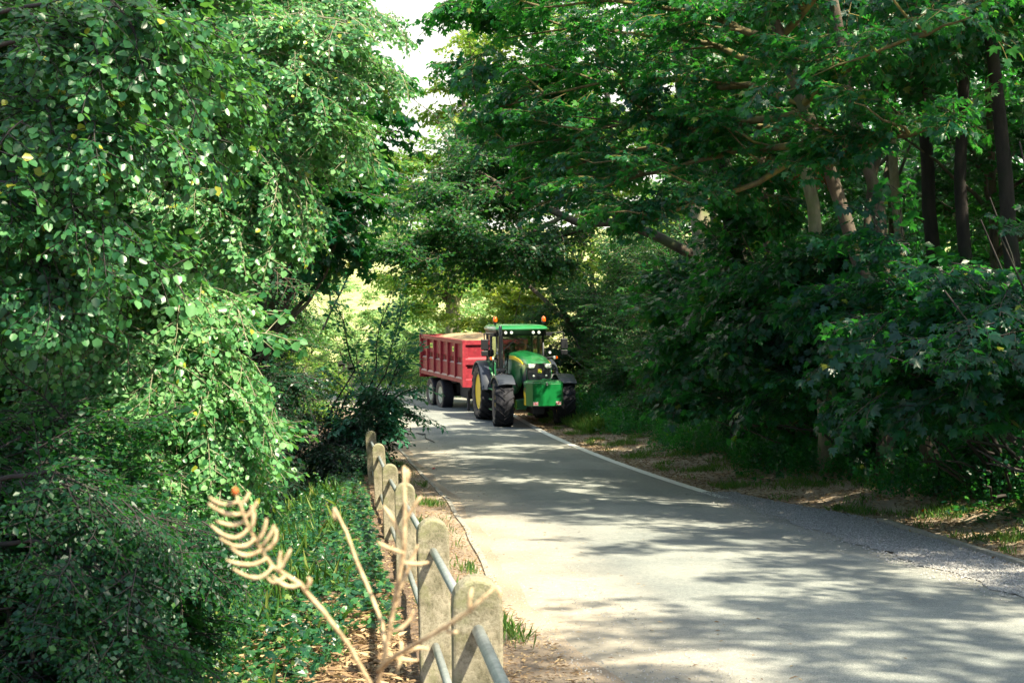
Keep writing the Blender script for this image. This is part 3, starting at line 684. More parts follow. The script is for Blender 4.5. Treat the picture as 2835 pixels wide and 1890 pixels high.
# front fenders
for s in (-1, 1):
    mb = MB(); secs = []
    for a in np.linspace(-.85, .80, 14):
        r = .86; yy, zz = -2.77 - r * math.sin(a), .74 + r * math.cos(a)
        yi, zi = -2.77 - (r - .03) * math.sin(a), .74 + (r - .03) * math.cos(a)
        x0, x1 = s * .70, s * 1.24
        secs.append([(x0, yi, zi), (x0, yy, zz - .01), (x0 + (x1 - x0) * .5, yy, zz + .015), (x1, yy, zz - .015), (x1 + s * .01, yy, zz - .07), (x1, yi, zi - .02)])
    mb.loft(secs); mb.tube([(s * .5, -2.77, 1.2), (s * .62, -2.77, 1.45), (s * .9, -2.77, 1.47)], .03, 8)
    auto_smooth(mb.build('front_fender', M['fender' if s < 0 else 'fender'], tr), .6)
# rear fenders
for s in (-1, 1):
    for nm, mt, xa, xb, r in (('rear_fender', 'jgreen', .60, .98, 1.04), ('fender_extension', 'fender', .975, 1.30, 1.03)):
        mb = MB(); secs = []
        for a in np.linspace(-1.0, 1.45, 20):
            yy, zz = -r * math.sin(a), .915 + r * math.cos(a); yi, zi = -(r - .03) * math.sin(a), .915 + (r - .03) * math.cos(a)
            e = .05 if nm != 'rear_fender' else 0
            secs.append([(s * xa, yi, zi), (s * xa, yy, zz), (s * (xb - .05), yy, zz), (s * xb, yy * (1 - e * .6), .915 + (zz - .915) * (1 - e)), (s * (xb - .01), yi * (1 - e), .915 + (zi - .915) * (1 - e))])
        mb.loft(secs)
        auto_smooth(mb.build(nm, M[mt], tr), .8)
# steps and tanks
mb = MB(); mb.box(-.99, -.93, -1.62, -1.56, .42, 1.30); mb.box(-.99, -.93, -1.22, -1.16, .42, 1.30)
for z in (.42, .74, 1.06): mb.box(-1.10, -.86, -1.66, -1.12, z, z + .035)
mb.tube([(-.97, -1.60, 1.3), (-.97, -1.60, 1.88), (-.97, -1.52, 1.93), (-.97, -1.45, 1.88), (-.97, -1.45, 1.60)], .016, 8)
mb.build('step_ladder', M['jdark'], tr, bev=.005)
B('step_ladder', 'black', (.88, 1.08, -1.6, -1.1, .42, .46), (.88, 1.08, -1.6, -1.1, .80, .84), (.9, .95, -1.6, -1.55, .4, 1.3))
B('fuel_tank', 'gloss', (-.86, -.45, -1.95, -.95, .52, 1.12), (-.92, -.50, -1.75, -1.12, 1.10, 1.58), bev=.06)
B('tool_box', 'gloss', (.45, .86, -1.95, -.95, .52, 1.12), bev=.05)
# exhaust stack
mb = MB(); mb.lathe([(1.50, .10), (1.62, .165), (1.66, .17), (1.72, .15)], 20, 'z', (-.74, -1.32, 0)); mb.tube([(-.74, -1.32, 1.7), (-.74, -1.32, 2.74)], .085, 18); mb.tube([(-.74, -1.32, 2.74), (-.74, -1.32, 2.95), (-.73, -1.26, 3.07)], [.058, .058, .055], 14)
auto_smooth(mb.build('exhaust_pipe', M['gloss'], tr))
# cab
cab = empty('cab', (0, 0, 0)); cab.parent = tr
PIL = [((-.74, -.98, 1.15), (-.77, -.86, 2.84)), ((.74, -.98, 1.15), (.77, -.86, 2.84)), ((-.80, -.05, 1.35), (-.80, -.05, 2.84)), ((.80, -.05, 1.35), (.80, -.05, 2.84)), ((-.76, .82, 1.5), (-.77, .75, 2.84)), ((.76, .82, 1.5), (.77, .75, 2.84))]
for a, b_ in PIL:
    mb = MB(); mb.tube([a, b_], .042, 8); mb.build('pillar', M['black'], cab, smooth=True)
def pane(nm, pts, par=cab, th=.006):
    n = (Vector(pts[1]) - Vector(pts[0])).cross(Vector(pts[2]) - Vector(pts[0])).normalized() * th
    mb = MB(); mb.loft([[tuple(Vector(p)) for p in pts], [tuple(Vector(p) + n) for p in pts]]); return mb.build(nm, M['glass'], par)
pane('windscreen', [(-.71, -.985, 1.15), (.71, -.985, 1.15), (.74, -.87, 2.80), (-.74, -.87, 2.80)])
for s in (-1, 1):
    pane('door_window', [(s * .75, -.93, 1.2), (s * .80, -.08, 1.4), (s * .80, -.08, 2.80), (s * .775, -.83, 2.80)])
    pane('side_window', [(s * .80, -.02, 1.75), (s * .77, .78, 1.75), (s * .77, .72, 2.80), (s * .80, -.02, 2.80)])
pane('rear_window', [(-.72, .80, 1.7), (.72, .80, 1.7), (.73, .75, 2.80), (-.73, .75, 2.80)])
B('cab_floor', 'black', (-.70, .70, -.95, .85, 1.08, 1.18), (-.72, .72, .55, .86, 1.15, 1.72), (-.78, -.60, -.1, .8, 1.3, 1.62), (.60, .78, -.1, .8, 1.3, 1.62), parent=cab)
mb = MB()
def rsec(z, kx, y0, y1): return [(x * kx, y, z) for x, y in [(-.80, y0 + .12), (-.70, y0), (.70, y0), (.80, y0 + .12), (.84, (y0 + y1) / 2), (.80, y1 - .1), (.70, y1), (-.70, y1), (-.80, y1 - .1), (-.84, (y0 + y1) / 2)]]
mb.loft([rsec(2.93, 1.06, -1.22, .92), rsec(2.98, 1.08, -1.26, .95), rsec(3.05, 1.04, -1.20, .92), rsec(3.10, .93, -1.05, .82), rsec(3.125, .6, -.7, .5)])
auto_smooth(mb.build('roof', M['jgreen'], cab), .6)
mb = MB(); mb.loft([rsec(2.76, .97, -1.02, .86), rsec(2.83, 1.0, -1.12, .90), rsec(2.93, 1.045, -1.20, .92)]); mb.build('roof_visor', M['black'], cab)
for x in (-.55, -.36, .36, .55):
    mb = MB(); mb.lathe([(-1.10, .062), (-1.17, .066), (-1.215, .060), (-1.222, .050), (-1.228, .001)], 18, 'y', (x, 0, 2.86)); wl = mb.build('work_light', M['black'], cab)
    mb = MB(); mb.lathe([(-1.224, .050), (-1.236, .040), (-1.238, .001)], 18, 'y', (x, 0, 2.86)); mb.build('lens', M['lens'], wl)
mb = MB(); mb.tube([(-.30, -1.0, 2.76), (-.12, -1.005, 2.70), (-.66, -1.03, 2.22)], .010, 6); mb.tube([(-.2, -1.0, 2.77), (.02, -1.01, 2.55), (.45, -1.02, 2.30)], .006, 6); mb.build('wiper', M['black'], cab)
for s, xx in ((-1, -.80), (1, .82)):
    mb = MB(); mb.tube([(xx, -.75, 2.85), (xx, -.75, 3.10), (xx, -.75, 3.17)], [.018, .018, .05], 10); mb.lathe([(3.165, .058), (3.21, .060)], 16, 'z', (xx, -.75, 0)); bc = mb.build('beacon', M['black'], cab)
    mb = MB(); mb.lathe([(3.21, .068), (3.25, .074), (3.32, .068), (3.36, .050), (3.375, .02), (3.377, .001)], 20, 'z', (xx, -.75, 0)); auto_smooth(mb.build('orange_dome', M['orange'], bc))
    # mirrors on their arms
    x1 = s * (1.22 if s < 0 else 1.42)
    mb = MB(); mb.box(min(s * .82, s * 1.02), max(s * .82, s * 1.02), -1.06, -.94, 2.74, 2.86); mb.tube([(s * .9, -1.0, 2.83), (x1 * .97, -1.04, 2.86), (x1, -1.05, 2.82), (x1, -1.05, 2.60)], .02, 8); ma_ = mb.build('mirror_arm', M['black'], cab, bev=.006)
    mb = MB(); mb.box(x1 - .115, x1 + .115, -1.14, -1.06, 2.32, 2.66); mb.box(x1 - .11, x1 + .11, -1.14, -1.07, 2.12, 2.29); mb.box(x1 - .02, x1 + .02, -1.1, -1.04, 2.26, 2.7)
    mb.build('mirror', M['black'], ma_, bev=.03)
    # indicator and work lamp on the cab side
    xi = s * (.98 if s < 0 else 1.12)
    mb = MB(); mb.tube([(s * .74, -1.0, 2.02), (xi - s * .05, -1.08, 2.04)], .045, 10); mb.tube([(s * .84, -1.05, 2.04), (s * .84, -1.06, 2.14)], .02, 8); mb.tube([(s * .92, -1.0, 2.0), (s * .92, -1.0, 1.4)], .018, 8); sb = mb.build('lamp_bracket', M['black'], cab)
    mb = MB(); mb.lathe([(-1.05, .058), (-1.12, .062), (-1.13, .05), (-1.13, .001)], 18, 'y', (s * (.80 if s < 0 else .93), 0, 2.20)); w_ = mb.build('work_lamp', M['black'], sb)
    mb = MB(); mb.lathe([(-1.131, .046), (-1.145, .035), (-1.146, .001)], 18, 'y', (s * (.80 if s < 0 else .93), 0, 2.20)); mb.build('lens', M['lens'], w_)
    for q, mt in ((1, 'orange'), (0, 'lens')):
        mb = MB(); c0 = xi + s * (.03 if q else -.035)
        mb.lathe([(-1.08, .05), (-1.13, .056), (-1.155, .04), (-1.16, .001)], 16, 'y', (c0, 0, 2.04)); auto_smooth(mb.build('indicator_light' if q else 'side_light', M[mt], sb))
B('number_plate_box', 'black', (.40, .62, -3.2, -3.12, 1.62, 1.80), bev=.01)
plate('badge', .51, -3.205, 1.70, .06, .06, tr)
mb = MB(); mb.tube([(-.98, -1.0, 1.95), (-1.02, -1.0, 2.22), (-.97, -.9, 2.3)], .012, 6); mb.box(-1.12, -.84, -.72, -.60, 2.12, 2.30); mb.box(-1.02, -.9, -.7, -.6, 1.95, 2.12); mb.build('camera_bracket', M['black'], cab, bev=.01)
mb = MB(); mb.box(-.69, -.61, -.96, -.955, 2.30, 2.38); mb.build('tax_disc', M['label'], cab)
# seats and wheel
B('seat', 'seat', (-.24, .24, .05, .55, 1.50, 1.66), (-.22, .22, .48, .60, 1.62, 2.28), (-.1, .1, .1, .45, 1.15, 1.5), parent=cab, bev=.04)
B('seat', 'seat', (.36, .70, .10, .50, 1.50, 1.62), (.38, .70, .44, .54, 1.60, 2.0), parent=cab, bev=.04)
mb = MB(); mb.tube([(.0, -.5, 1.2), (0, -.40, 1.78)], .05, 10)
ring = [(.19 * math.cos(a), -.38 - .08 * math.sin(a), 1.83 + .17 * math.sin(a)) for a in np.linspace(0, 2 * math.pi, 25)]
mb.tube(ring, .014, 6, cap=False); mb.tube([(0, -.40, 1.78), (.17, -.38, 1.83)], .012, 6); mb.tube([(0, -.40, 1.78), (-.17, -.38, 1.83)], .012, 6)
mb.box(-.3, .3, -.9, -.55, 1.55, 1.72); mb.build('steering_wheel', M['black'], cab)

# ------------------------------------------------------------------ people in the cab
M['skin'] = mat('skin', (.42, .24, .16), .6, bmp=0, var=.1)
M['dshirt'] = mat('dark_top_cloth', (.03, .03, .05), .9, bmp=.2)
M['bshirt'] = mat('blue_shirt_cloth', (.06, .11, .28), .9, bmp=.2)
M['trouser'] = mat('dark_trouser_cloth', (.03, .035, .06), .9)
M['hair1'] = mat('dark_brown_hair', (.03, .018, .012), .7); M['hair2'] = mat('greying_hair', (.12, .09, .07), .7)
def skin_obj(name, chains, m, parent, sub=1):
    """chains: lists of (point, radius); a chain may start on an already used point"""
    V = []; E = []; Rr = []; key = {}
    for ch in chains:
        prev = None
        for p, r in ch:
            k = tuple(round(c, 4) for c in p)
            if k not in key: key[k] = len(V); V.append(p); Rr.append(r)
            if prev is not None: E.append((prev, key[k]))
            prev = key[k]
    me = bpy.data.meshes.new(name); me.from_pydata(V, E, []); o = link(name, me, parent, m)
    sk = o.modifiers.new('skin', 'SKIN'); sk.use_smooth_shade = True
    for i, r in enumerate(Rr):
        d = me.skin_vertices[0].data[i]; d.radius = (r, r) if not isinstance(r, tuple) else r
    me.skin_vertices[0].data[0].use_root = True
    s_ = o.modifiers.new('subsurf', 'SUBSURF'); s_.levels = sub; s_.render_levels = sub; return o
def person(loc, rotz, label, shirt, hair, hands, turn=0.0, long_hair=False):
    """seated figure facing -Y, origin at the hips"""
    r = empty('person', loc, (0, 0, rotz)); tag(r, label, 'person')
    pel, sp, ch, nk = (0, 0, .08), (0, .02, .25), (0, .0, .42), (0, -.01, .55)
    hd = [(0, -.02, .62), (0, -.035, .69), (0, -.03, .77)]
    body = [[(pel, (.15, .12)), (sp, (.14, .11)), (ch, (.16, .115)), (nk, .062), (hd[0], .068), (hd[1], (.082, .095)), (hd[2], (.075, .088))]]
    for s, hp in ((-1, hands[0]), (1, hands[1])):
        sh = (s * .19, 0, .44); hp = Vector(hp); el = Vector((s * .27, -.06, .22)).lerp(hp, .12)
        body.append([(ch, (.16, .115)), (sh, .065), (tuple(el), .045), (tuple(hp), .028)])
        d = (hp - el).normalized(); pm = hp + d * .06
        body.append([(tuple(hp), .028), (tuple(pm), .030)])
        sd = d.cross(Vector((0, 0, 1))).normalized()
        for q, L in ((-1.5, .055), (-.5, .065), (.5, .062), (1.5, .05)):
            f0 = pm + sd * q * .018 + d * .03; f1 = f0 + d * L * .5 + Vector((0, 0, -.012)); f2 = f0 + d * L * .7 + Vector((0, 0, -.035))
            body.append([(tuple(pm), .030), (tuple(f0), .009), (tuple(f1), .0085), (tuple(f2), .0075)])
        th = hp + d * .03 - sd * s * .03; body.append([(tuple(hp), .028), (tuple(th), .011), (tuple(th + d * .04 - sd * s * .008), .009)])
        hipp = (s * .09, -.02, .06); kn = (s * .13, -.42, .08); an = (s * .12, -.50, -.32); toe = (s * .12, -.66, -.35)
        body.append([(pel, (.15, .12)), (hipp, .085), (kn, .062), (an, .042), (toe, .035)])
    skin_obj('body', body, M['skin'], r)
    nose = MB(); nose.loft([[(-.014, -.118, .655), (.014, -.118, .655), (.003, -.115, .70), (-.003, -.115, .70)], [(-.010, -.146, .660), (.010, -.146, .660), (.002, -.122, .70), (-.002, -.122, .70)]])
    nose.build('nose', M['skin'], r, bev=.004)
    for s in (-1, 1):
        e = MB(); e.lathe([(-.012, .001), (-.008, .009), (0, .012), (.008, .009), (.012, .001)], 10, 'y', (s * .031, -.112, .70)); e.build('eye', M['black'], r, smooth=True)
    mo = MB(); mo.box(-.022, .022, -.122, -.115, .632, .640); mo.build('mouth', M['ured'], r)
    top = [[(pel, (.17, .14)), (sp, (.16, .13)), (ch, (.18, .135)), ((0, 0, .50), (.085, .08))]]
    for s, hp in ((-1, hands[0]), (1, hands[1])):
        sh = (s * .195, 0, .44); hp = Vector(hp); el = Vector((s * .27, -.06, .22)).lerp(hp, .12)
        top.append([(ch, (.18, .135)), (sh, .082), (tuple(el), .060), (tuple(el.lerp(hp, .85)), .042)])
    skin_obj('shirt', top, shirt, r)
    leg = [[((0, 0, .04), (.16, .14))] + [((s * .09, -.02, .06), .10), ((s * .13, -.42, .08), .075), ((s * .12, -.49, -.26), .055)] for s in (-1, 1)]
    skin_obj('trousers', leg, M['trouser'], r)
    hc = [[((0, .01, .73), (.092, .09)), ((0, -.01, .80), (.082, .088)), ((0, -.03, .825), (.05, .06))]]
    if long_hair: hc.append([((0, .01, .73), (.092, .09)), ((0, .055, .60), (.085, .05)), ((0, .06, .50), (.07, .04))])
    skin_obj('hair', hc, hair, r)
    return r
def tw(p): return tr.matrix_world @ Vector(p)
bpy.context.view_layer.update()
person(tw((-.02, .22, 1.66)), tang, 'dark-haired person in a dark top sitting in the middle of the tractor cab', M['dshirt'], M['hair1'], [(-.16, -.52, .26), (.16, -.52, .26)], long_hair=True)
person(tw((.50, .16, 1.62)), tang + .15, 'person in a blue shirt sitting at the side window of the tractor cab', M['bshirt'], M['hair2'], [(-.10, -.34, .12), (.20, -.44, .30)])

# ------------------------------------------------------------------ the trailer
M['ledge_lit'] = mat('pale_ledge_highlight', (.66, .52, .42), .95, col2=(.50, .30, .25), scale=12)  # pale strips that paint a sunlit look onto the side ledges
EL = 5.56; W2 = 1.20
ta = math.radians(19); A0 = Vector((-1.72, 49.5, 0)) + Vector((math.cos(ta), math.sin(ta), 0)) * W2
zg = float(base(52.5))
tl = empty('grain_trailer', (A0.x, A0.y, zg), (math.radians(-1.0), 0, ta))
tag(tl, 'red steel grain trailer with ribbed sides and two axles, hitched behind the green tractor', 'trailer')
ZB, ZT = 1.18, 2.66
H = ZT - ZB
prof = [(.085, 1.0), (.085, .915), (.015, .900), (.015, .585), (-.055, .565), (-.055, .455), (.035, .425), (.035, .120), (.095, .085), (.095, 0), (-.02, 0), (-.10, .5), (-.10, 1.0)]
hull = empty('body', (0, 0, 0)); hull.parent = tl
for s in (-1, 1):
    mb = MB(); mb.loft([[(s * (W2 - .10 + a), y, ZB + f * H) for a, f in prof] for y in (0.0, EL)]); mb.build('side_panel', M['red'], hull)
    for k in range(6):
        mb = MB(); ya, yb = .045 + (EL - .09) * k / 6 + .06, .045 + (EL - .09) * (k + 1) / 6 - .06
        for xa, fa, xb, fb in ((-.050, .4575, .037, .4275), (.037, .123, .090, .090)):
            mb.loft([[(s * (W2 - .10 + a), y_, ZB + f * H + e) for a, f, e in ((xa, fa, .0), (xb, fb, .0), (xb, fb, .004), (xa, fa, .004))] for y_ in (ya, yb)]); mb.build('ledge_highlight', M['ledge_lit'], hull); mb = MB()
    for k in range(7):
        y = .045 + (EL - .09) * k / 6
        mb = MB(); mb.box(min(s * (W2 - .12), s * (W2 + .005)), max(s * (W2 - .12), s * (W2 + .005)), y - .055, y + .055, ZB + .11 * H, ZB + .915 * H); mb.build('rib', M['red'], hull, bev=.006)
# front and tail boards
fp = [(.06, 1.0), (.06, .90), (.0, .885), (-.03, .60), (.05, .55), (.05, .43), (-.04, .41), (-.04, .10), (.04, .07), (.04, -.10), (-.08, -.10), (-.08, 1.0)]
for yb, sg, nm in ((0.0, -1, 'front_board'), (EL, 1, 'tailgate')):
    mb = MB(); mb.loft([[(x, yb + sg * a, ZB + f * H) for a, f in fp] for x in (-W2 + .10, W2 - .10)]); mb.build(nm, M['red'], hull)
for s in (-1, 1):
    for yb in (-.06, EL - .04):
        mb = MB(); x0, x1 = sorted((s * (W2 - .105), s * (W2 + .012)))
        mb.loft([[(x0, yb, ZB - .14), (x1, yb, ZB - .14), (x1, yb, ZT), (x0, yb, ZT)], [(x0, yb + .10, ZB - .14), (x1, yb + .10, ZB - .14), (x1, yb + .10, ZT), (x0, yb + .10, ZT)]]); mb.build('corner_post', M['red'], hull, bev=.006)
    mb = MB(); x0, x1 = sorted((s * (W2 - .10), s * (W2 - .012))); mb.loft([[(x0, .04, ZB), (x0, .04, ZB - .12), (x0, .16, ZB - .10), (x0, .34, ZB)], [(x1, .04, ZB), (x1, .04, ZB - .12), (x1, .16, ZB - .10), (x1, .34, ZB)]]); mb.build('gusset', M['red'], hull)
mb = MB(); mb.box(-W2 + .12, W2 - .12, .02, EL - .02, ZB - .02, ZB + .03); mb.build('floor', M['red'], hull)
mb = MB(); 
for x in (-W2 - .0, W2): mb.tube([(x, EL - .3, ZT + .01), (x, EL - .1, ZT + .05), (x, EL + .05, ZT + .02)], .03, 8)
mb.tube([(.75, -.02, ZT + .02), (.95, -.02, ZT + .05), (1.15, -.02, ZT + .02)], .02, 8); mb.tube([(.9, -.02, ZT), (.9, -.02, ZT + .09)], .015, 6)
mb.build('hinge', M['chassis'], hull)
# maker plates
def text_obj(s, size, m, parent, loc, rot, ext=.002, bold=0.0, sx=1.0):
    cu = bpy.data.curves.new('lettering', 'FONT'); cu.body = s; cu.size = size; cu.align_x = 'CENTER'; cu.align_y = 'CENTER'; cu.extrude = ext; cu.offset = bold
    o = bpy.data.objects.new('lettering_source', cu); COL.objects.link(o); bpy.context.view_layer.update()
    me = bpy.data.meshes.new_from_object(o.evaluated_get(bpy.context.evaluated_depsgraph_get())); bpy.data.objects.remove(o); bpy.data.curves.remove(cu)
    me.materials.clear(); q = link('lettering', me, parent, m, loc=loc, rot=rot); q.scale = (sx, 1, 1); return q
for y in (EL * .75, EL * .2 + .14):
    x = -(W2 - .085) - .001
    mb = MB(); mb.box(x - .006, x, y - .24, y + .24, ZB + .70 * H, ZB + .82 * H); lp = mb.build('maker_plate', M['label'], hull)
    text_obj('BAILEY', .125, M['labelgreen'], lp, (x - .008, y, ZB + .76 * H), (math.pi / 2, 0, -math.pi / 2), bold=.002)
mb = MB(); mb.lathe([(0, .085), (.006, .085)], 20, 'x', (-(W2 - .085) - .007, EL * .2 + .08, ZB + .63 * H)); mb.build('round_sticker', M['wht'], hull)
mb = MB(); mb.box(.05, .2, -.065, -.055, ZB + .66 * H, ZB + .76 * H); mb.build('reflector_sticker', M['label'], hull)
# chassis, drawbar, axles, tyres
mb = MB()
for s in (-1, 1):
    mb.box(s * .45 - .06, s * .45 + .06, .2, EL - .1, .80, ZB - .03)
    mb.loft([[(s * .45 - .05, .2, .82), (s * .45 + .05, .2, .82), (s * .45 + .05, .2, 1.12), (s * .45 - .05, .2, 1.12)], [(-.05 + s * .06, -1.55, .52), (.05 + s * .06, -1.55, .52), (.05 + s * .06, -1.55, .68), (-.05 + s * .06, -1.55, .68)]])
for y in np.linspace(.4, EL - .4, 6): mb.box(-.85, .85, y - .04, y + .04, ZB - .12, ZB - .025)
mb.box(-.7, -.35, .7, 1.9, .55, 1.0); mb.box(-.62, .62, 2.6, 4.8, .62, .92)
mb.build('chassis', M['chassis'], tl, bev=.01)
mb = MB(); mb.box(-.80, -.72, .65, .8, .10, .85); mb.tube([(-.76, .72, .12), (-.3, .72, .12)], .03, 8); mb.build('jack_leg', M['chassis'], tl)
def road_wheel(parent, R, w, rim, s, loc):
    e = empty('wheel', loc); e.parent = parent; h = w / 2
    ty = MB(); ty.lathe([(-h * .75, rim), (-h, rim + (R - rim) * .45), (-h * .93, R * .95), (-h * .75, R * .985), (h * .75, R * .985), (h * .93, R * .95), (h, rim + (R - rim) * .45), (h * .75, rim)], 48, 'x')
    ty.f = [f for f in ty.f if len(f) == 4]
    for k in range(5):
        x = (-.66 + .33 * k) * h
        for j in range(44):
            a = 2 * math.pi * (j + .5 * (k % 2)) / 44; c, q = math.cos(a), math.sin(a); da = .042
            p = lambda x_, a_, r_: (x_, r_ * math.cos(a_), r_ * math.sin(a_))
            ty.add([p(x - .13 * h, a - da, R * .975), p(x + .13 * h, a - da, R * .975), p(x + .13 * h, a + da, R * .975), p(x - .13 * h, a + da, R * .975), p(x - .12 * h, a - da * .85, R * 1.003), p(x + .12 * h, a - da * .85, R * 1.003), p(x + .12 * h, a + da * .85, R * 1.003), p(x - .12 * h, a + da * .85, R * 1.003)],
                   [(4, 5, 6, 7), (0, 1, 5, 4), (1, 2, 6, 5), (2, 3, 7, 6), (3, 0, 4, 7)])
    ty.build('tyre', M['rubber'], e)
    sw = MB(); sw.lathe([(s * h * .76, rim), (s * h * 1.01, rim + (R - rim) * .45), (s * h * .95, R * .93)], 48, 'x'); sw.f = [f for f in sw.f if len(f) == 4]; sw.build('sidewall', M['rubber2'], e, smooth=True)
    rm = MB(); rm.lathe([(s * h * .78, rim * 1.02), (s * h * .80, rim * .99), (s * h * .70, rim * .93), (s * h * .25, rim * .86), (s * h * .15, rim * .5), (s * h * .3, rim * .36), (s * h * .3, .01)], 32, 'x'); auto_smooth(rm.build('rim', M['rim'], e))
    return e
w0 = None
for s in (-1, 1):
    for y in (2.95, 4.25): road_wheel(tl, .545, .42, .30, s, (s * (W2 - .22), y, .545))
mb = MB()
for y in (2.95, 4.25): mb.tube([(-.95, y, .545), (.95, y, .545)], .07, 10)
mb.build('axle', M['chassis'], tl)
# the load
nxg, nyg = 26, 50; gxs = np.linspace(-W2 + .13, W2 - .13, nxg); gys = np.linspace(.05, EL - .05, nyg)
GX, GY = np.meshgrid(gxs, gys)
hz = .02 + .20 * np.clip(1 - np.abs(GX / 1.1) ** 1.6, 0, 1) * np.clip(1 - np.abs((GY - 2.2) / 3.0) ** 2.2, 0, 1) + .02 * np.sin(GX * 4 + GY * 2.3) + .015 * np.sin(GY * 5)
hz -= .05
V = np.stack([GX, GY, hz], -1).reshape(-1, 3); I = np.arange(nxg * nyg).reshape(nyg, nxg); F = np.stack([I[:-1, :-1], I[:-1, 1:], I[1:, 1:], I[1:, :-1]], -1).reshape(-1, 4)
gl = link('grain_load', np_mesh('grain_load', V, [F]), None, M['grain'], smooth=True)
bpy.context.view_layer.update()
gl.location = tl.matrix_world @ Vector((0, 0, ZT - .03)); gl.rotation_euler = tl.rotation_euler
tag(gl, 'pale heap of harvested grain filling the red trailer to its rim', 'grain')
# ------------------------------------------------------------------ trees and shrubs, right side (shaded wood)
def D(X, Y, d): return tuple(P(X, Y, d))
lite = [0]
# 1. leaning sycamore whose boughs fan out over the lane
c = Crown(); limbs = []
trk = trunk_path([D(1940, 505, 21), D(1885, 330, 21), D(1838, 230, 21), D(1800, 100, 21), D(1745, -30, 21), D(1700, -220, 21.5)], (6.7, 22.2))
fan = [((1870, 330), (1700, 345), (1480, 400), (1240, 470), 21, 24), ((1862, 310), (1690, 285), (1450, 345), (1180, 420), 21, 26), ((1850, 255), (1640, 300), (1400, 290), (1160, 340), 21, 25),
       ((1838, 235), (1600, 180), (1380, 190), (1130, 250), 21, 25), ((1820, 160), (1600, 95), (1380, 60), (1150, 90), 21, 27), ((1800, 100), (1610, 30), (1400, 0), (1200, 20), 21, 24),
       ((1880, 335), (1740, 420), (1560, 480), (1400, 540), 21, 22), ((1800, 80), (1900, -40), (2000, -160), (2100, -260), 21, 19), ((1750, -20), (1600, -140), (1400, -200), (1250, -220), 21, 25),
       ((1900, 380), (2000, 330), (2120, 300), (2240, 290), 21, 18), ((1845, 240), (1960, 150), (2100, 80), (2230, 40), 21, 17)]
for a, b_, e, f, d0, d1 in fan:
    pts = [Vector(D(*a, d0)), Vector(D(*b_, d0 + (d1 - d0) * .35)), Vector(D(*e, d0 + (d1 - d0) * .7)), Vector(D(*f, d1))]
    pp = []
    for i in range(3): pp += wob(pts[i], pts[i + 1], 4, .25)[:-1]
    pp.append(pts[3]); limbs.append((pp, (.062, .010)))
    c.line('maple', pp, 26, .72, .14, .12, droop=.0, lift=.22)
    for q in range(6):                                     # side boughs
        i = R_.randrange(2, len(pp) - 1); s0 = pp[i]; s1 = s0 + Vector((-R_.uniform(.4, 1.3), R_.uniform(-.9, 1.2), R_.uniform(-.5, .9)))
        sp = wob(s0, s1, 4, .5); limbs.append((sp, (.026, .007))); c.line('maple', sp, 7, .7, .12, .1, droop=0, lift=.15)
c.ell('maple', D(1400, 170, 27.5), (3.0, 1.6, 1.8), 110, .95, bias=.12)
c.ell('maple', D(1135, 90, 28), (1.0, 1.5, 1.2), 60, .9, bias=.2)
c.ell('maple', D(1240, 250, 28), (1.4, 1.6, 1.5), 80, .95, bias=.2)
tree('sycamore_tree', 'leaning sycamore whose long lichened boughs fan out to the left above the lane', 'tree', onground(6.7, 22.2), [(trk, (.13, .07))], c, 'maple', 'lichen', 'bark', limbs)
# 2. forked pale trunk behind it
c = Crown()
trk = trunk_path([D(1890, 700, 25), D(1868, 470, 25), D(1842, 340, 25), D(1852, 200, 25), D(1838, 60, 25), D(1850, -120, 25)], (D(1900, 900, 25)[0], 25))
l2 = [D(1850, 215, 25), D(1800, 150, 25.5), D(1775, 60, 26), D(1700, -60, 26)]
c.ell('maplefar', D(1850, -120, 26), (3.0, 3, 2.2), 110, 1.1); c.ell('maplefar', D(1720, 420, 28), (1.6, 1.5, 1.0), 60, .9)
tree('pale_trunk_tree', 'pale forked trunk catching the light just behind the leaning sycamore', 'tree', onground(D(1900, 900, 25)[0], 25), [(trk, (.15, .09)), (l2, (.07, .04))], c, 'maple', 'lichen', 'pale')
# more standing trunks of the wood: (points, depth, radius, bark, label, crown)
def stem(pts, d, r, barkm, label, n=90, cr=(2.6, 2.6, 2.2), lib='maplefar', lm='maple', foot=None, ivy=None, dz=0, name='woodland_tree', grp=None):
    top = [D(x, y, d) for x, y in pts]; fx = foot if foot is not None else pts[0][0]
    trk = trunk_path(top, (D(fx, 900, d)[0], d)); c = Crown()
    e = Vector(top[-1]); c.ell(lib, e + Vector((0, 0, dz)), cr, n, 1.1)
    iv = None
    if ivy:
        m_ = ivy; a = NR.random(m_) ** .8; pp = np.array([tuple(p) for p in trk]); u = a * (len(pp) - 1.01); i = u.astype(int)
        pos = pp[i] + (pp[i + 1] - pp[i]) * (u - i)[:, None]; th = NR.random(m_) * 6.28; dr = np.stack([np.cos(th), np.sin(th), NR.normal(-.2, .3, m_)], 1)
        iv = (pos + dr * r * .7, dr, np.full(m_, .42))
    return tree(name, label, 'tree', onground(D(fx, 900, d)[0], d), [(trk, (r, r * .55))], c, lm, 'lichen', barkm, group=grp, ivy=iv)
stem([(2030, 620), (2018, 470), (1972, 320), (1958, 240), (1925, 60), (1890, -120)], 23, .14, 'bark', 'brown trunk standing right of the leaning sycamore, curving up to the left')
stem([(2075, 640), (2060, 470), (2050, 380), (2040, 200), (2030, -60)], 27, .12, 'pale', 'slim dim trunk half hidden behind the brown trunk right of the leaning sycamore', 60)
stem([(1765, 640), (1758, 500), (1748, 340), (1700, 120), (1650, -80)], 33, .13, 'bark', 'brown trunk with russet dead leaves hanging beside it', 80)
stem([(1618, 620), (1608, 500), (1600, 430), (1570, 200), (1540, 0)], 35, .30, 'pale', 'thick pale trunk with fluted bark glimpsed through a gap above the hedge', 110, (3.4, 3, 2.6))
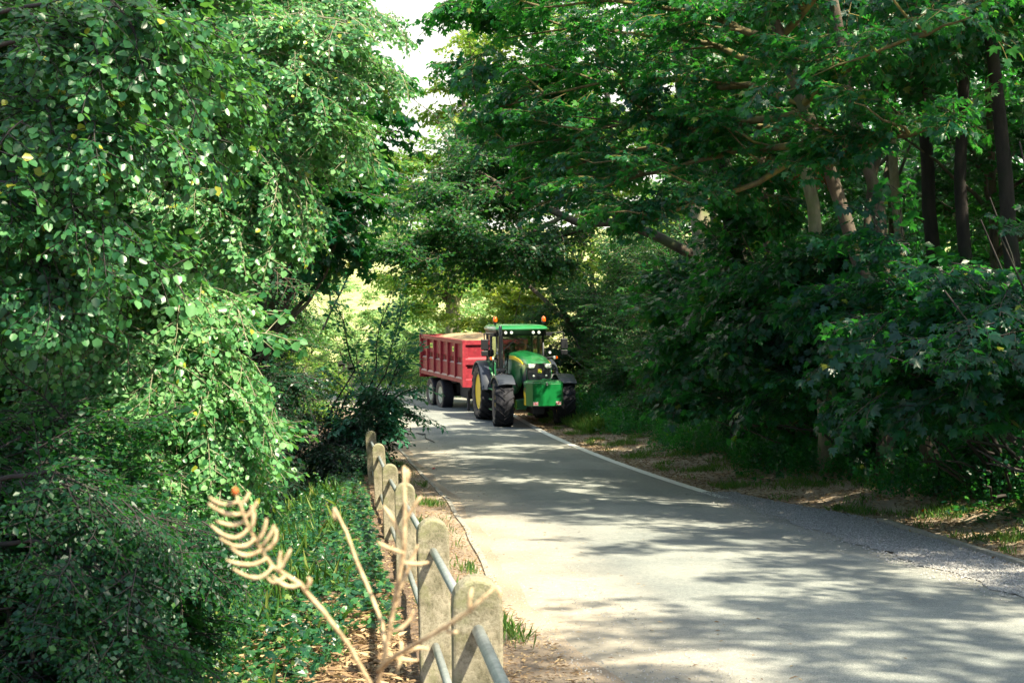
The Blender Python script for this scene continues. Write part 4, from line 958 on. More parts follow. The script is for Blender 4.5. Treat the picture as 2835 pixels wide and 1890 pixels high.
stem([(1700, 640), (1680, 540), (1655, 400), (1620, 230), (1585, 60)], 30, .20, 'darkbark', 'trunk smothered in dark ivy left of the russet dead leaves', 80, ivy=420)
stem([(1418, 640), (1414, 420), (1408, 380), (1390, 150)], 51, .16, 'darkbark', 'dark upright trunk seen between the boughs above the tractor cab', 36)
stem([(2150, 640), (2135, 480), (2120, 200), (2110, -60)], 27, .17, 'darkbark', 'leftmost of the black upright trunks in the deep shade near the right edge', 70)
stem([(2225, 640), (2205, 420), (2215, 150), (2200, -80)], 25, .15, 'darkbark', 'black upright trunk with a pale patch high up near the right edge', 70)
stem([(2330, 640), (2300, 300), (2270, 40), (2255, -120)], 23.5, .17, 'darkbark', 'black trunk closest to the right edge, leaning left', 80)
stem([(1975, 640), (1990, 520), (2000, 430), (2090, 60), (2120, -100)], 30, .10, 'bark', 'thin far trunk crossing behind the others to the right of the brown trunk', 60)
# russet dead spray
c = Crown(); c.ell('fine', D(1790, 400, 31), (.75, .5, .45), 34, .55, shell=.1); c.ell('fine', D(1870, 400, 31), (.6, .5, .3), 22, .5, shell=.1)
r = empty('dead_spray', D(1800, 400, 31)); tag(r, 'hanging bunches of russet dead leaves among the trunks of the right-hand wood', 'dead leaves'); c.V = [v - np.array(r.location) for v in c.V]; c.tV = [v - np.array(r.location) for v in c.tV]; c.build('dead_leaves', 'russet', r, 'bark', 'twig')
# 3. oak-like tree whose crooked limb reaches over the tractor
c = Crown(); limbs = []
d = 36
main = [D(1700, 640, d + 1), D(1600, 590, d), D(1515, 545, d), D(1430, 510, d), D(1330, 513, d), D(1280, 490, d), D(1210, 452, d), D(1150, 425, d), D(1100, 395, d)]
f2 = [D(1285, 492, d), D(1260, 440, d + .5), D(1240, 390, d + 1), D(1200, 350, d + 1)]
f3 = [D(1290, 500, d), D(1225, 530, d - .5), D(1165, 568, d - 1), D(1090, 590, d - 1), D(1010, 600, d - 1.5), D(950, 590, d - 2)]
f4 = [D(1380, 512, d), D(1300, 540, d + 1), D(1180, 560, d + 1.5), D(1050, 520, d + 2)]
f5 = [D(1150, 425, d), D(1090, 440, d), D(1040, 450, d), D(1000, 435, d - 1)]
f6 = [D(1450, 520, d), D(1440, 480, d + 1), D(1400, 440, d + 2)]
limbs += [(main, (.16, .05)), (f2, (.055, .015)), (f3, (.06, .012)), (f4, (.05, .012)), (f5, (.035, .010)), (f6, (.05, .02))]
for L_ in (f2, f3, f4, f5): c.line('oak', L_, 60, 1.0, .3)
for X_, Y_, dd, rx, ry, rz, n in ((1030, 530, d - 2, .8, 1.2, .5, 50), (1130, 560, d - 1, 1.1, 1.4, .45, 80), (1250, 590, d, 1.0, 1.3, .35, 60), (1110, 450, d, 1.1, 1.5, .6, 70), (1070, 380, d + 1, .8, 1.6, .7, 45), (1180, 350, d + 2, 1.7, 1.6, 1.1, 130), (1330, 410, d + 3, 1.7, 1.8, .8, 120), (930, 590, d - 2, .5, .7, .28, 26)):
    c.ell('oak', D(X_, Y_, dd), (rx, ry, rz), n, .95, shell=.2)
foot = onground(D(1740, 900, d + 1)[0], d + 1)
trk = trunk_path([D(1735, 700, d + 1), D(1700, 635, d + 1), D(1690, 560, d + 1), D(1650, 300, d + 1), D(1640, 100, d + 1)], (foot.x, foot.y))
tree('oak_tree', 'oak whose thick crooked limb hangs over the tractor with dark leaves', 'tree', foot, [(trk, (.30, .16))], c, 'oak', 'bark', 'bark', limbs)
# 4. hawthorn hedge and shrubs behind the right verge
def off_verge(p): return (p[:, 0] > right_x(p[:, 1]) + 1.7) | (p[:, 2] > gz(p[:, 0], p[:, 1]) + 1.5) | (p[:, 0] < 0)
def shrub(name, label, blobs, lib, lm, foot, stems=5, cat='shrub', bias=0., barkm='bark', group=None, spread=.5, scale=1.0, dens=1.0):
    c = Crown(); limbs = []
    f = Vector(foot)
    for (ct, r_, n) in blobs:
        c.ell(lib, ct, r_, int(n * dens), scale, shell=.35, bias=bias, cut=off_verge)
        for k in range(stems):
            e = Vector(ct) + Vector((R_.gauss(0, r_[0] * .45), R_.gauss(0, r_[1] * .4), R_.gauss(0, r_[2] * .5)))
            b0 = Vector((f.x * .8 + ct[0] * .2 + abs(R_.gauss(0, spread)), f.y * .5 + ct[1] * .5 + R_.gauss(0, spread), 0)); b0.z = gzf(b0.x, b0.y) - .05
            if e.z < b0.z + .3: continue
            limbs.append((wob(b0, e, 5, .5), (.035, .010)))
    return tree(name, label, cat, f, [], c, lm, 'darkbark' if bias < 0 else 'bark', barkm, limbs, group=group, crown_name='foliage')
shrub('hawthorn_hedge', 'fine-leaved green hedge rising directly behind the tractor cab on the right verge', [(D(1320, 750, 52), (1.6, 1.4, 1.9), 330), (D(1400, 800, 53), (1.9, 1.4, 1.9), 280), (D(1440, 700, 48.5), (1.6, 1.8, 2.0), 360), (D(1400, 850, 48), (1.1, 1.6, 1.2), 110), (D(1470, 860, 44), (1.1, 1.6, 1.3), 130)], 'fine', 'oak', onground(3.6, 46))
shrub('hawthorn_bush', 'rounded fine-leaved bush hanging over the verge between the tractor and the sycamore saplings', [(D(1540, 700, 40), (1.5, 2, 1.7), 220), (D(1540, 870, 39), (1.0, 1.4, 1.2), 130), (D(1600, 800, 37), (1.3, 1.6, 1.5), 170), (D(1490, 600, 43), (1.5, 1.6, .9), 120)], 'fine', 'oak', onground(4.6, 39))
shrub('sycamore_sapling', 'sycamore sapling with light green leaves below the pale fluted trunk', [(D(1600, 700, 32), (1.4, 1.6, 1.4), 120), (D(1610, 850, 31), (1.1, 1.4, 1.3), 90), (D(1700, 620, 30), (1.2, 1.4, 1.2), 90)], 'maple', 'maple', onground(6.2, 31.5), bias=.1)
shrub('sycamore_sapling', 'broad dark sycamore sapling right of the light green one, leaves hanging low over the verge', [(D(1700, 820, 28), (1.4, 1.5, 1.6), 140), (D(1790, 700, 27), (1.4, 1.5, 1.5), 130), (D(1740, 930, 27), (1.0, 1.2, .7), 60)], 'maple', 'maple', onground(6.7, 27.5))
shrub('sycamore_sapling', 'tall dark sycamore sapling covering the foot of the leaning tree', [(D(1890, 700, 23.5), (1.4, 1.4, 1.3), 120), (D(1880, 860, 23.5), (1.3, 1.3, 1.2), 110), (D(1960, 970, 23.5), (.9, 1.0, .45), 50), (D(2000, 620, 23), (1.3, 1.4, .8), 60)], 'maple', 'maple', onground(6.9, 23.5), bias=-.25, scale=.82, dens=1.45)  # here and next two: lowered bias puts deep shade into leaf colour
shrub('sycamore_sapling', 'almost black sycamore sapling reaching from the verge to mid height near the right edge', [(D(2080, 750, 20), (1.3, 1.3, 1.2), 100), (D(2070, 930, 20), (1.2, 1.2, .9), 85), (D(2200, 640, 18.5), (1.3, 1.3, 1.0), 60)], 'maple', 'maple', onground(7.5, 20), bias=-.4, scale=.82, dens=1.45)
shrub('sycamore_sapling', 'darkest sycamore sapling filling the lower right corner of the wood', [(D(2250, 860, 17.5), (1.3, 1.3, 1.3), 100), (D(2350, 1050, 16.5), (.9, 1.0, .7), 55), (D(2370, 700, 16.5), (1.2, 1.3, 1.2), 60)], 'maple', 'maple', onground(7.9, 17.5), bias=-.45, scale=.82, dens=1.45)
shrub('bramble_bush', 'low dark leafy growth at the foot of the wood beside the gravel edge', [(D(2180, 1060, 20.5), (.9, 1.0, .40), 50), (D(2330, 1120, 18.5), (.8, .9, .4), 45), (D(1990, 1030, 24), (.9, 1.0, .35), 36)], 'hazel', 'maple', onground(6.6, 19.5), bias=-.1)
# 5. trees deeper in the wood that close the view
def back(label, ct, r_, n, lib='far', lm='oak', name='woodland_tree', tr_=.12, bias=0., barkm='bark', scale=1.0, foot=None):
    ct = Vector(ct); f = onground(*(foot or (ct.x, ct.y))); trk = trunk_path([ct + Vector((0, 0, -r_[2] * .6)), ct + Vector((R_.gauss(0, .3), 0, r_[2] * .5))], (f.x, f.y))
    c = Crown(); c.ell(lib, ct, r_, n, scale, shell=.3, bias=bias); limbs = []
    for k in range(7):
        e = ct + Vector((R_.gauss(0, r_[0] * .5), R_.gauss(0, r_[1] * .5), R_.gauss(0, r_[2] * .5)))
        s0 = trk[len(trk) // 2 + R_.randrange(0, max(1, len(trk) // 3))]; limbs.append((wob(s0, e, 5, .5), (.05, .012)))
    return tree(name, label, 'tree', f, [(trk, (tr_, tr_ * .5))], c, lm, 'bark', barkm, limbs)
back('leafy tree far back in the wood behind the pale fluted trunk', D(1560, 480, 50), (4, 3, 4.0), 260, bias=.25, lm='bright')
back('leafy tree far back in the wood above the hawthorn hedge', D(1330, 500, 56), (3.2, 3, 3.4), 230, bias=.2, lm='bright')
back('tall tree in the wood whose top fills the gap between sky and fanning boughs', D(1360, 220, 57), (4, 3, 4.8), 380, lm='bright', bias=.1)
back('tall tree behind the upper boughs of the leaning sycamore', D(1640, 120, 47), (3.8, 3, 4.0), 240, lm='bright')
back('dim tree behind the leaning sycamore trunk', D(1800, 520, 42), (4, 3, 4.6), 280, lm='oak', bias=.1)
back('dim tree behind the black trunks', D(2050, 300, 34), (4, 2.5, 4.5), 260, lm='oak')
back('dim tree at the back of the wood by the right edge', D(2290, 420, 27), (3, 2.5, 5), 230, lm='oak')
back('dim tree low at the back of the wood by the right edge', D(2200, 800, 30), (4, 2.5, 3), 160, lm='oak')
# 6. tall trees whose high crowns shade the right half of the lane (crowns out of view, several added for their shade)
def high(label, x, y, z, r_, n, lib='maplefar', lm='maple'):
    ct = Vector((x, y, z)); f = onground(x + R_.uniform(1, 2.5), y)
    trk = trunk_path([Vector((f.x, f.y, f.z + 3)), ct + Vector((.5, 0, 1))], (f.x, f.y)); c = Crown(); c.ell(lib, ct, r_, int(n * .8), 1.1, shell=.1, clump=3)
    tree('sycamore_tree', label, 'tree', f, [(trk, (.20, .08))], c, lm, 'bark', 'bark')
high('tall sycamore at the near end of the wood, right of the view', 9.6, 9, 8.5, (3.2, 4.2, 3.8), 260)
high('tall sycamore with its crown high above the gravel edge', 9.2, 16, 11, (3.2, 3.8, 3.4), 120)
high('tall sycamore with its crown high above the white line', 8.6, 25, 11.5, (3.0, 3.4, 3.0), 80)
high('unseen sycamore crown added high over the gravel to shade the near lane', 8.6, 4.4, 10.5, (2.8, 2.8, 2.4), 80)  # added out of view to darken the near right corner of the lane
high('tall sycamore standing behind the photographer on the right', 11, 0, 9.0, (3.6, 4.0, 4.4), 240)
high('tall sycamore added deep in the wood at the right, unseen crown shading the edge', 13.5, 17, 12.5, (3.6, 4.0, 3.8), 230)  # this and the next are added out of view to darken the right edge
high('tall sycamore added beside the near end of the wood, unseen crown shading the edge', 14, 9, 10.5, (3.4, 4.0, 4.0), 200)
back('tall ash added unseen above the photographer to shade the left foliage', (0.6, 2.6, 13.8), (3.2, 2.8, 2.0), 190, lib='maplefar', lm='ash', foot=(-3.2, -2.5))  # both ashes are added out of view to shade the left side
back('tall ash added unseen behind the photographer to shade the ditch', (4.6, -.6, 13.8), (2.6, 2.4, 2.2), 120, lib='maplefar', lm='ash', foot=(-1.5, -5))

# ------------------------------------------------------------------ far end of the lane
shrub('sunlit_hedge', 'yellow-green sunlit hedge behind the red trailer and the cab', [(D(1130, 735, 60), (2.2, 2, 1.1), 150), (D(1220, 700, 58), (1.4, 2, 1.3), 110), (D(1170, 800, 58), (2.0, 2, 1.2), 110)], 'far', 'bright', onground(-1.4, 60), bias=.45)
f = onground(D(1040, 700, 66)[0], 66)
c = Crown(); limbs = []
for a in ([D(1040, 700, 66), D(1010, 665, 66), D(985, 655, 66), D(930, 640, 65), D(880, 632, 64)], [D(1045, 690, 66), D(1062, 660, 66), D(1100, 640, 66), D(1180, 610, 66)], [D(1042, 690, 66), D(1038, 640, 66), D(1020, 560, 66)], [D(985, 655, 66), D(960, 600, 66), D(930, 560, 66)]):
    limbs.append((a, (.22, .05))); c.line('far', a, 50, 1.1, .5, .1)
for X_, Y_, rx, rz, n in ((1040, 590, 2.4, 1.0, 90), (930, 560, 2.0, 1.0, 70), (1150, 590, 2.2, 1.0, 80), (985, 480, 3.0, 1.6, 130), (880, 590, 1.2, .5, 24), (970, 700, 1.0, .5, 25)): c.ell('far', D(X_, Y_, 66), (rx, 2.5, rz), n, 1.1, shell=.2, bias=.15)
tree('oak_tree', 'stout old oak with a bent limb standing in the light beyond the trailer', 'tree', f, [(trunk_path([D(1040, 760, 66), D(1040, 690, 66), D(1044, 640, 66)], (f.x, f.y)), (.42, .30))], c, 'bright', 'bark', 'pale', limbs)
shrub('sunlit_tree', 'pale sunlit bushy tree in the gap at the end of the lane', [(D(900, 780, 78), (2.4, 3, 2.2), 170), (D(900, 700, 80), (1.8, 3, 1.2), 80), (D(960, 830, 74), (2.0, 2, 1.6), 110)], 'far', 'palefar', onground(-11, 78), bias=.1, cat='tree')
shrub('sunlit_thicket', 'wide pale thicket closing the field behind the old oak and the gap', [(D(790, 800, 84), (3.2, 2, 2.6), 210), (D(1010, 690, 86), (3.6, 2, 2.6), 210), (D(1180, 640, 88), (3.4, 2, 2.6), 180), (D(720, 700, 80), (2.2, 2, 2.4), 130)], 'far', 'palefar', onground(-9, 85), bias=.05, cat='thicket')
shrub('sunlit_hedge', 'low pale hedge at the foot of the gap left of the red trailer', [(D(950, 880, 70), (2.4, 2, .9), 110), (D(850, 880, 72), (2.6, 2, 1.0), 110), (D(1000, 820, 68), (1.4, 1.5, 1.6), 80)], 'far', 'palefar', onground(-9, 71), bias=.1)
back('tree with glare painted into its leaves, closing the top of the tunnel left of the oak', D(810, 570, 60), (3.0, 3, 1.3), 130, lm='palefar', bias=.1, tr_=.06, foot=(-9.5, 61))
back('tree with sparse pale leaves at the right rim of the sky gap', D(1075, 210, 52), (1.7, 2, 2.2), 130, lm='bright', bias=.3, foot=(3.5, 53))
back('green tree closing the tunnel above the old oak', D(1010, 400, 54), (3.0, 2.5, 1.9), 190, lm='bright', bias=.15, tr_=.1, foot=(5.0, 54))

# ------------------------------------------------------------------ left side
back('sycamore reaching out into the sky gap from the left', D(755, 290, 27), (1.25, 2.2, 1.5), 120, lib='maple', lm='maple', bias=.15, foot=(-7.2, 28), name='sycamore_tree')
back('sycamore with grey-green leaves drooping over the left bank', D(740, 480, 27), (1.2, 1.8, .8), 110, lib='maple', lm='maple', bias=-.05, foot=(-7.4, 27), name='sycamore_tree')
back('fine-leaved tree behind the drooping sycamore on the left', D(620, 560, 34), (1.7, 2.2, 2.4), 260, lib='fine', lm='oak', bias=.2, foot=(-8.6, 34))
back('tall tree of the left wood filling the top left behind the hazel', D(350, 60, 24), (3.6, 2.6, 3.4), 330, lib='hazel', lm='oak', bias=.3, foot=(-8.5, 25))
back('tree of the left wood standing behind the bright hazel boughs', D(450, 560, 26), (3.0, 2.5, 3.4), 300, lib='fine', lm='oak', foot=(-7.8, 26.5))
back('dark tree of the left wood at the left edge', D(80, 600, 19), (2.6, 2.2, 4.2), 300, lib='fine', lm='oak', foot=(-6.9, 19.5), barkm='darkbark')
back('ivy-green tree on the far left bank beyond the fence', D(575, 790, 37), (1.4, 2.4, 2.6), 260, lib='fine', lm='oak', bias=.15, foot=(-7.9, 37))
back('small bright tree at the corner where the lane bends away', D(705, 900, 46), (1.0, 2.0, 1.5), 200, lib='fine', lm='bright', bias=.1, tr_=.06, foot=(-8.5, 46))
# hazels with sun on them
def hazel(label, foot, arcs, blobs, lm='hazel', lib='hazel', n=34, bias=0., name='hazel_bush'):
    c = Crown(); limbs = []
    for a in arcs:
        pts = [Vector(D(*q)) for q in a]; pp = []
        for i in range(len(pts) - 1): pp += wob(pts[i], pts[i + 1], 4, .2)[:-1]
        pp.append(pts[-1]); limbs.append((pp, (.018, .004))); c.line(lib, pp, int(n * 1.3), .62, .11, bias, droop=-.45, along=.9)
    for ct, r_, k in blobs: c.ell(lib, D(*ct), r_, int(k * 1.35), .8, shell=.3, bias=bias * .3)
    f = Vector(foot); stems = []
    for k in range(6): stems.append((wob(f + Vector((R_.gauss(0, .25), R_.gauss(0, .25), -.1)), Vector(D(*arcs[k % len(arcs)][0])), 6, .5), (.045, .018)))
    tree(name, label, 'shrub', f, [], c, lm, 'darkbark' if bias < 0 else 'pale', 'bark', limbs + stems, crown_name='foliage')
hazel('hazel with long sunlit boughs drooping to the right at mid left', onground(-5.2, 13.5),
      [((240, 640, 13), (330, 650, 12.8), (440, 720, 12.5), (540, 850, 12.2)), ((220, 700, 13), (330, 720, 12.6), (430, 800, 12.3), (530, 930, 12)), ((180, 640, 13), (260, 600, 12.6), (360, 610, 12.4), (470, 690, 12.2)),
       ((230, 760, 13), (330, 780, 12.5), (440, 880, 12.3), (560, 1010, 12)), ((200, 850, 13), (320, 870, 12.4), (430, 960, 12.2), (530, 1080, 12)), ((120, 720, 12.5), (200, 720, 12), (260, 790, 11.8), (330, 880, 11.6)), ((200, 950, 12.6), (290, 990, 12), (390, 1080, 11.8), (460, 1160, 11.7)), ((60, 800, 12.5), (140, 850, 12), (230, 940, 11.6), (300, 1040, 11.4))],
      [((220, 830, 13.6), (1.1, .9, 1.1), 110), ((380, 880, 13.4), (.8, .7, .8), 90), ((430, 1010, 13.4), (.7, .7, .6), 60), ((90, 950, 13.2), (1.0, .9, .9), 90)], n=34, bias=.26)  # raised bias puts the boughs' sunlight into the leaf colour
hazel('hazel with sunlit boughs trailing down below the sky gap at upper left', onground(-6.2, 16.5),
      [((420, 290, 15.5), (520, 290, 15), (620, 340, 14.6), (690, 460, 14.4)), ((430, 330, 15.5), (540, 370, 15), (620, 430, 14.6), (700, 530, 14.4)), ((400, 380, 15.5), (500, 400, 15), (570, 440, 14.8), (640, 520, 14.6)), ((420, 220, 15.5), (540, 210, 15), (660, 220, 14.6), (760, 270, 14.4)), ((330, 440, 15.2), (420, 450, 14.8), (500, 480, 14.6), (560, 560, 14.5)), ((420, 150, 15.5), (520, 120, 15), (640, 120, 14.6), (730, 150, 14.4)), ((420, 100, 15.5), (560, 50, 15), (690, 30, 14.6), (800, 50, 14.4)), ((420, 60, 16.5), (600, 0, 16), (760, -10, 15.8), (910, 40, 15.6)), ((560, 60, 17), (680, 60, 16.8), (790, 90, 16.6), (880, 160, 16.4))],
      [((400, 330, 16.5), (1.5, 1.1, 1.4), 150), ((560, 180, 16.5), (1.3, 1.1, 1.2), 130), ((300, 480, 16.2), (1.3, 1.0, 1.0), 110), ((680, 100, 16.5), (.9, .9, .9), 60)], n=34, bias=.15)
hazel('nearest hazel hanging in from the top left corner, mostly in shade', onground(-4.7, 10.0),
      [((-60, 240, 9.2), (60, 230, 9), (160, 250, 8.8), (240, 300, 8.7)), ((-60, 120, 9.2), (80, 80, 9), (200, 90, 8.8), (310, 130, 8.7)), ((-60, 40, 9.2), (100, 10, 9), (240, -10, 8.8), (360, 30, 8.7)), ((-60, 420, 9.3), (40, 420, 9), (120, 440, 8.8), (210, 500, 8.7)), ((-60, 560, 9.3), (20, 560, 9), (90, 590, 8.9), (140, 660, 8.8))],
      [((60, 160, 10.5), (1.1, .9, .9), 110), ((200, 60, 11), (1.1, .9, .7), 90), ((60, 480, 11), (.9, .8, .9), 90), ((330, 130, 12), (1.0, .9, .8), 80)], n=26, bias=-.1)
hazel('dark bramble thicket filling the bottom left of the ditch', onground(-3.6, 9.8),
      [((0, 1100, 9.6), (120, 1080, 9.4), (230, 1130, 9.2), (340, 1230, 9)), ((0, 1250, 9.4), (120, 1240, 9.2), (230, 1290, 9), (330, 1380, 8.9)), ((60, 1400, 9.2), (180, 1380, 9), (280, 1430, 8.8), (360, 1500, 8.7)), ((260, 1180, 10.4), (330, 1200, 10.2), (400, 1210, 10), (470, 1250, 9.9))],
      [((60, 1150, 10.6), (.9, .8, .7), 120), ((120, 1330, 10.2), (.8, .8, .6), 110), ((230, 1240, 11.2), (.8, .8, .6), 100), ((100, 1480, 9.7), (.9, .8, .5), 110), ((290, 1430, 10.2), (.6, .7, .45), 80), ((330, 1080, 13), (.9, .8, .6), 90)], lm='oak', lib='fine', n=30, bias=-.1, name='bramble_thicket')
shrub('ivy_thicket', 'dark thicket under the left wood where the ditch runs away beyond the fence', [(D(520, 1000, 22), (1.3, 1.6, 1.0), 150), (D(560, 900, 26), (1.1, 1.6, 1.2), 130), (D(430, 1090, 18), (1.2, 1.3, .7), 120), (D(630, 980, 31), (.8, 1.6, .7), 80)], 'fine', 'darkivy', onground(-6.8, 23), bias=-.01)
# ash saplings with feathered leaves at the end of the fence
SHAPES['lance'] = sh_dia(.24)
LIB['pinnate'] = library('lance', .27, twigs=0, step=.15, droop=.35, flat=.25, pinnate=True)
c = Crown(); limbs = []; f = onground(-4.35, 31.2)
ashp = [((850, 980), (815, 850), (790, 740), (760, 660)), ((860, 980), (862, 860), (870, 760), (900, 670)), ((865, 980), (885, 860), (905, 770), (925, 700)), ((850, 980), (835, 900), (820, 840), (815, 770)), ((860, 990), (885, 900), (915, 850), (940, 815)), ((860, 990), (900, 920), (925, 900), (955, 890)), ((850, 990), (800, 900), (765, 870), (740, 850)), ((870, 1000), (900, 960), (940, 950), (975, 960)), ((870, 1000), (880, 930), (905, 860), (925, 800))]
for a in ashp:
    pts = [Vector(D(x, y, 31 + R_.uniform(-.4, .4) * (i > 0))) for i, (x, y) in enumerate(a)]; pts[0] = f + Vector((R_.gauss(0, .12), R_.gauss(0, .12), 0)); pp = []
    for i in range(3): pp += wob(pts[i], pts[i + 1], 3, .3)[:-1]
    pp.append(pts[3]); limbs.append((pp, (.022, .006)))
    for _ in range(1): c.line('pinnate', pp, 19, .52, .05, .0, droop=-.1, along=.7, start=.3)
c.ell('pinnate', D(850, 910, 31), (.8, .8, .4), 100, .6, shell=.2); c.ell('pinnate', D(850, 990, 30.5), (.75, .8, .45), 150, .5, shell=.2, bias=-.1); c.ell('pinnate', D(905, 940, 31), (.35, .5, .25), 40, .45, shell=.1)
tree('ash_sapling', 'multi-stemmed ash sapling with feathered leaves at the far end of the fence', 'shrub', f, [], c, 'ash', 'darkbark', 'bark', limbs, crown_name='foliage')
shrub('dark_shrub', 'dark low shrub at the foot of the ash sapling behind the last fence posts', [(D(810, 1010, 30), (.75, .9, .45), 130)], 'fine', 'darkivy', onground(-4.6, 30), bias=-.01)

# the depth of the wood on either side, one mass of foliage each
def mass(name, label, boxes, lm, lib='far', sc=1.5):
    c = Crown()
    for x0, x1, y0, y1, z0, z1, n in boxes:
        p = np.stack([NR.uniform(x0, x1, n), NR.uniform(y0, y1, n), NR.uniform(z0, z1, n)], 1)
        g = gz(p[:, 0], p[:, 1]); p[:, 2] = np.maximum(p[:, 2], g + .2)
        d = NR.normal(0, 1, (n, 3)) * np.array([1, 1, .3]) + np.array([0, 0, -.2])
        c.sprays(lib, p, d, sc * NR.uniform(.7, 1.3, n), 0, twig=False)
    o = link(name, np_mesh(name, np.concatenate(c.V), c.F, np.concatenate(c.r)), None, lm); tag(o, label, 'woodland', kind='stuff')
mass('woodland', 'dim interior of the right-hand wood behind its edge trees', [(10.5, 14, 16, 34, -3, 8, 800), (12, 16, 34, 62, -4, 8, 900), (16, 19, 40, 66, -3, 9, 350), (8, 11.5, 20, 34, -3, 1.5, 200), (6.0, 12, 48, 64, -4, 5, 560)], 'maple')
mass('undershrub', 'dense dark undershrubs at the foot of the right-hand wood', [(8.3, 9.8, 12, 22, -3, -.3, 130), (7.2, 8.8, 20, 28, -4, -1.2, 110), (6.2, 7.6, 27, 36, -4, -2.0, 110)], 'maple', lib='maple', sc=.9)
mass('woodland', 'dim interior of the left-hand wood beyond the ditch', [(-13, -8.5, 8, 34, -4, 7, 560), (-15, -10.5, 34, 62, -5, 5, 320)], 'oak')

# ------------------------------------------------------------------ low growth and litter (stuff)
def scatter(name, label, cat, shape, lm, x, y, size, up, tilt, rnd=None, dirn=None, flat=.35):
    n = len(x); z = gz(x, y) + up
    th = NR.random(n) * 6.283
    dr = np.stack([np.cos(th), np.sin(th), tilt], 1) if dirn is None else dirn
    nm = np.array([0, 0, 1.]) + NR.normal(0, flat, (n, 3))
    V, F, rr = place(shape, np.stack([x, y, z], 1), dr, nm, size, NR.random(n) if rnd is None else rnd)
    o = link(name, np_mesh(name, V, [F], rr), None, lm); tag(o, label, cat, kind='stuff'); return o
def band(n, y0, y1, f0, f1, power=1.0):
    """points between curves f0(y), f1(y), denser near the camera"""
    y = y0 + (y1 - y0) * NR.random(n) ** power; t_ = NR.random(n); a, b_ = f0(y), f1(y); return a + (b_ - a) * t_, y
def keep(x, y, seed, th, s=1.0):
    v = np.sin(x * 1.9 * s + seed) * np.sin(y * 1.3 * s + seed * 2) + .5 * np.sin(x * 4.1 * s + y * 2.7 * s + seed) + NR.normal(0, .35, len(x)); return v > th
SHAPES['ivy'] = SHAPES['maple']
x, y = band(52000, 7.5, 36, lambda y: fence_x(y) - 6.0, lambda y: fence_x(y) - .10, 1.25)
k = ~((y < 10.8) & (x > fence_x(y) - .28 - .11 * (12.5 - y) ** 1.2)); x, y = x[k], y[k]
n = len(x); scatter('ivy_ground_cover', 'ivy carpet covering the ditch bank left of the fence', 'ivy', 'ivy', 'ivy', x, y, NR.uniform(.045, .085, n), np.abs(NR.normal(0, .07, n)) + .01, NR.normal(-.15, .35, n))
x, y = band(15000, 7.5, 36, lambda y: fence_x(y) - 6.0, lambda y: fence_x(y) - .5, 1.1); k = keep(x, y, 4, .35); x, y = x[k], y[k]; n = len(x)
LIB['herb'] = library('oval', .10, twigs=0, step=.10, droop=.2, flat=.3)
def herbs(name, label, cat, x, y, lm, sc, bias=0., lib='herb', tiltz=1.6, par=None):
    c = Crown(); n = len(x); dr = np.stack([NR.normal(0, .5, n), NR.normal(0, .5, n), np.full(n, tiltz)], 1)
    B = np.stack([x, y, gz(x, y)], 1)
    c.sprays(lib, B, dr, sc * NR.uniform(.6, 1.3, n), bias, twig=False)
    o = link(name, np_mesh(name, np.concatenate(c.V), c.F, np.concatenate(c.r)), None, lm); tag(o, label, cat, kind='stuff'); return o
x, y = x[:900], y[:900]
herbs('bank_herbs', 'nettles and seedlings rising through the ivy in the ditch', 'weeds', x, y, 'ivy', .32, .2)
rx = lambda y: right_x(y)
x, y = band(6500, 11, 52, lambda y: rx(y) + 1.3 + .25 * np.sin(y * 1.1), lambda y: rx(y) + 3.3, 1.0)
herbs('verge_undergrowth', 'leafy nettles and brambles along the foot of the right-hand wood', 'undergrowth', x, y, 'maple', .52, .1)
x, y = band(16000, 12, 50, lambda y: rx(y) + 1.15 + .35 * np.sin(y * .9), lambda y: rx(y) + 6, 1.0)
n = len(x); scatter('woodland_ivy', 'low ivy under the shrubs of the right-hand wood', 'ivy', 'ivy', 'maple', x, y, NR.uniform(.06, .11, n), np.abs(NR.normal(0, .12, n)), NR.normal(-.1, .3, n))
# grass blades and dry litter on both verges
def blades(name, label, x, y, h, m='grass'):
    n = len(x); dr = np.stack([NR.normal(0, .45, n), NR.normal(0, .45, n), np.ones(n)], 1)
    V, F, rr = place('blade', np.stack([x, y, gz(x, y)], 1), dr, NR.normal(0, 1, (n, 3)), h * NR.uniform(.5, 1.3, n), NR.random(n)); tag(link(name, np_mesh(name, V, [F], rr), None, m), label, 'grass', kind='stuff')
x, y = band(60000, 12, 50, lambda y: rx(y) + .25, lambda y: rx(y) + 1.9); k = keep(x, y, 2, .62, 1.6); blades('verge_grass', 'sparse green grass on the brown right-hand verge', x[k], y[k], .12)
SHAPES['blade'] = sh_dia(.028)
x, y = band(26000, 7, 34, lambda y: fence_x(y) + .12, lambda y: ip(y, YS, LX) - .2); k = keep(x, y, 5, .95, 1.4); blades('roadside_grass', 'grass tufts between the fence and the lane', x[k], y[k], .13)
x, y = band(20000, 40, 56, lambda y: rx(y) + .7, lambda y: rx(y) + 2.4); blades('verge_grass', 'longer grass beside the tractor under the hedge', x, y, .30)
x, y = band(9000, 9, 32, lambda y: fence_x(y) - 4.4, lambda y: fence_x(y) - .5); k = keep(x, y, 9, .6); blades('bank_grass', 'coarse grass coming up through the ivy bank', x[k], y[k], .34)
SHAPES['chip'] = sh_dia(.13)
def litter(name, label, x, y, s0, s1, m='straw', cat='litter'):
    n = len(x); scatter(name, label, cat, 'chip', m, x, y, NR.uniform(s0, s1, n), .012 + np.abs(NR.normal(0, .008, n)), NR.normal(.05, .15, n), flat=.3)
x, y = band(34000, 5, 50, lambda y: rx(y) - .1, lambda y: rx(y) + 2.2); litter('verge_litter', 'dry straw and dead leaf litter on the right-hand verge', x, y, .03, .11)
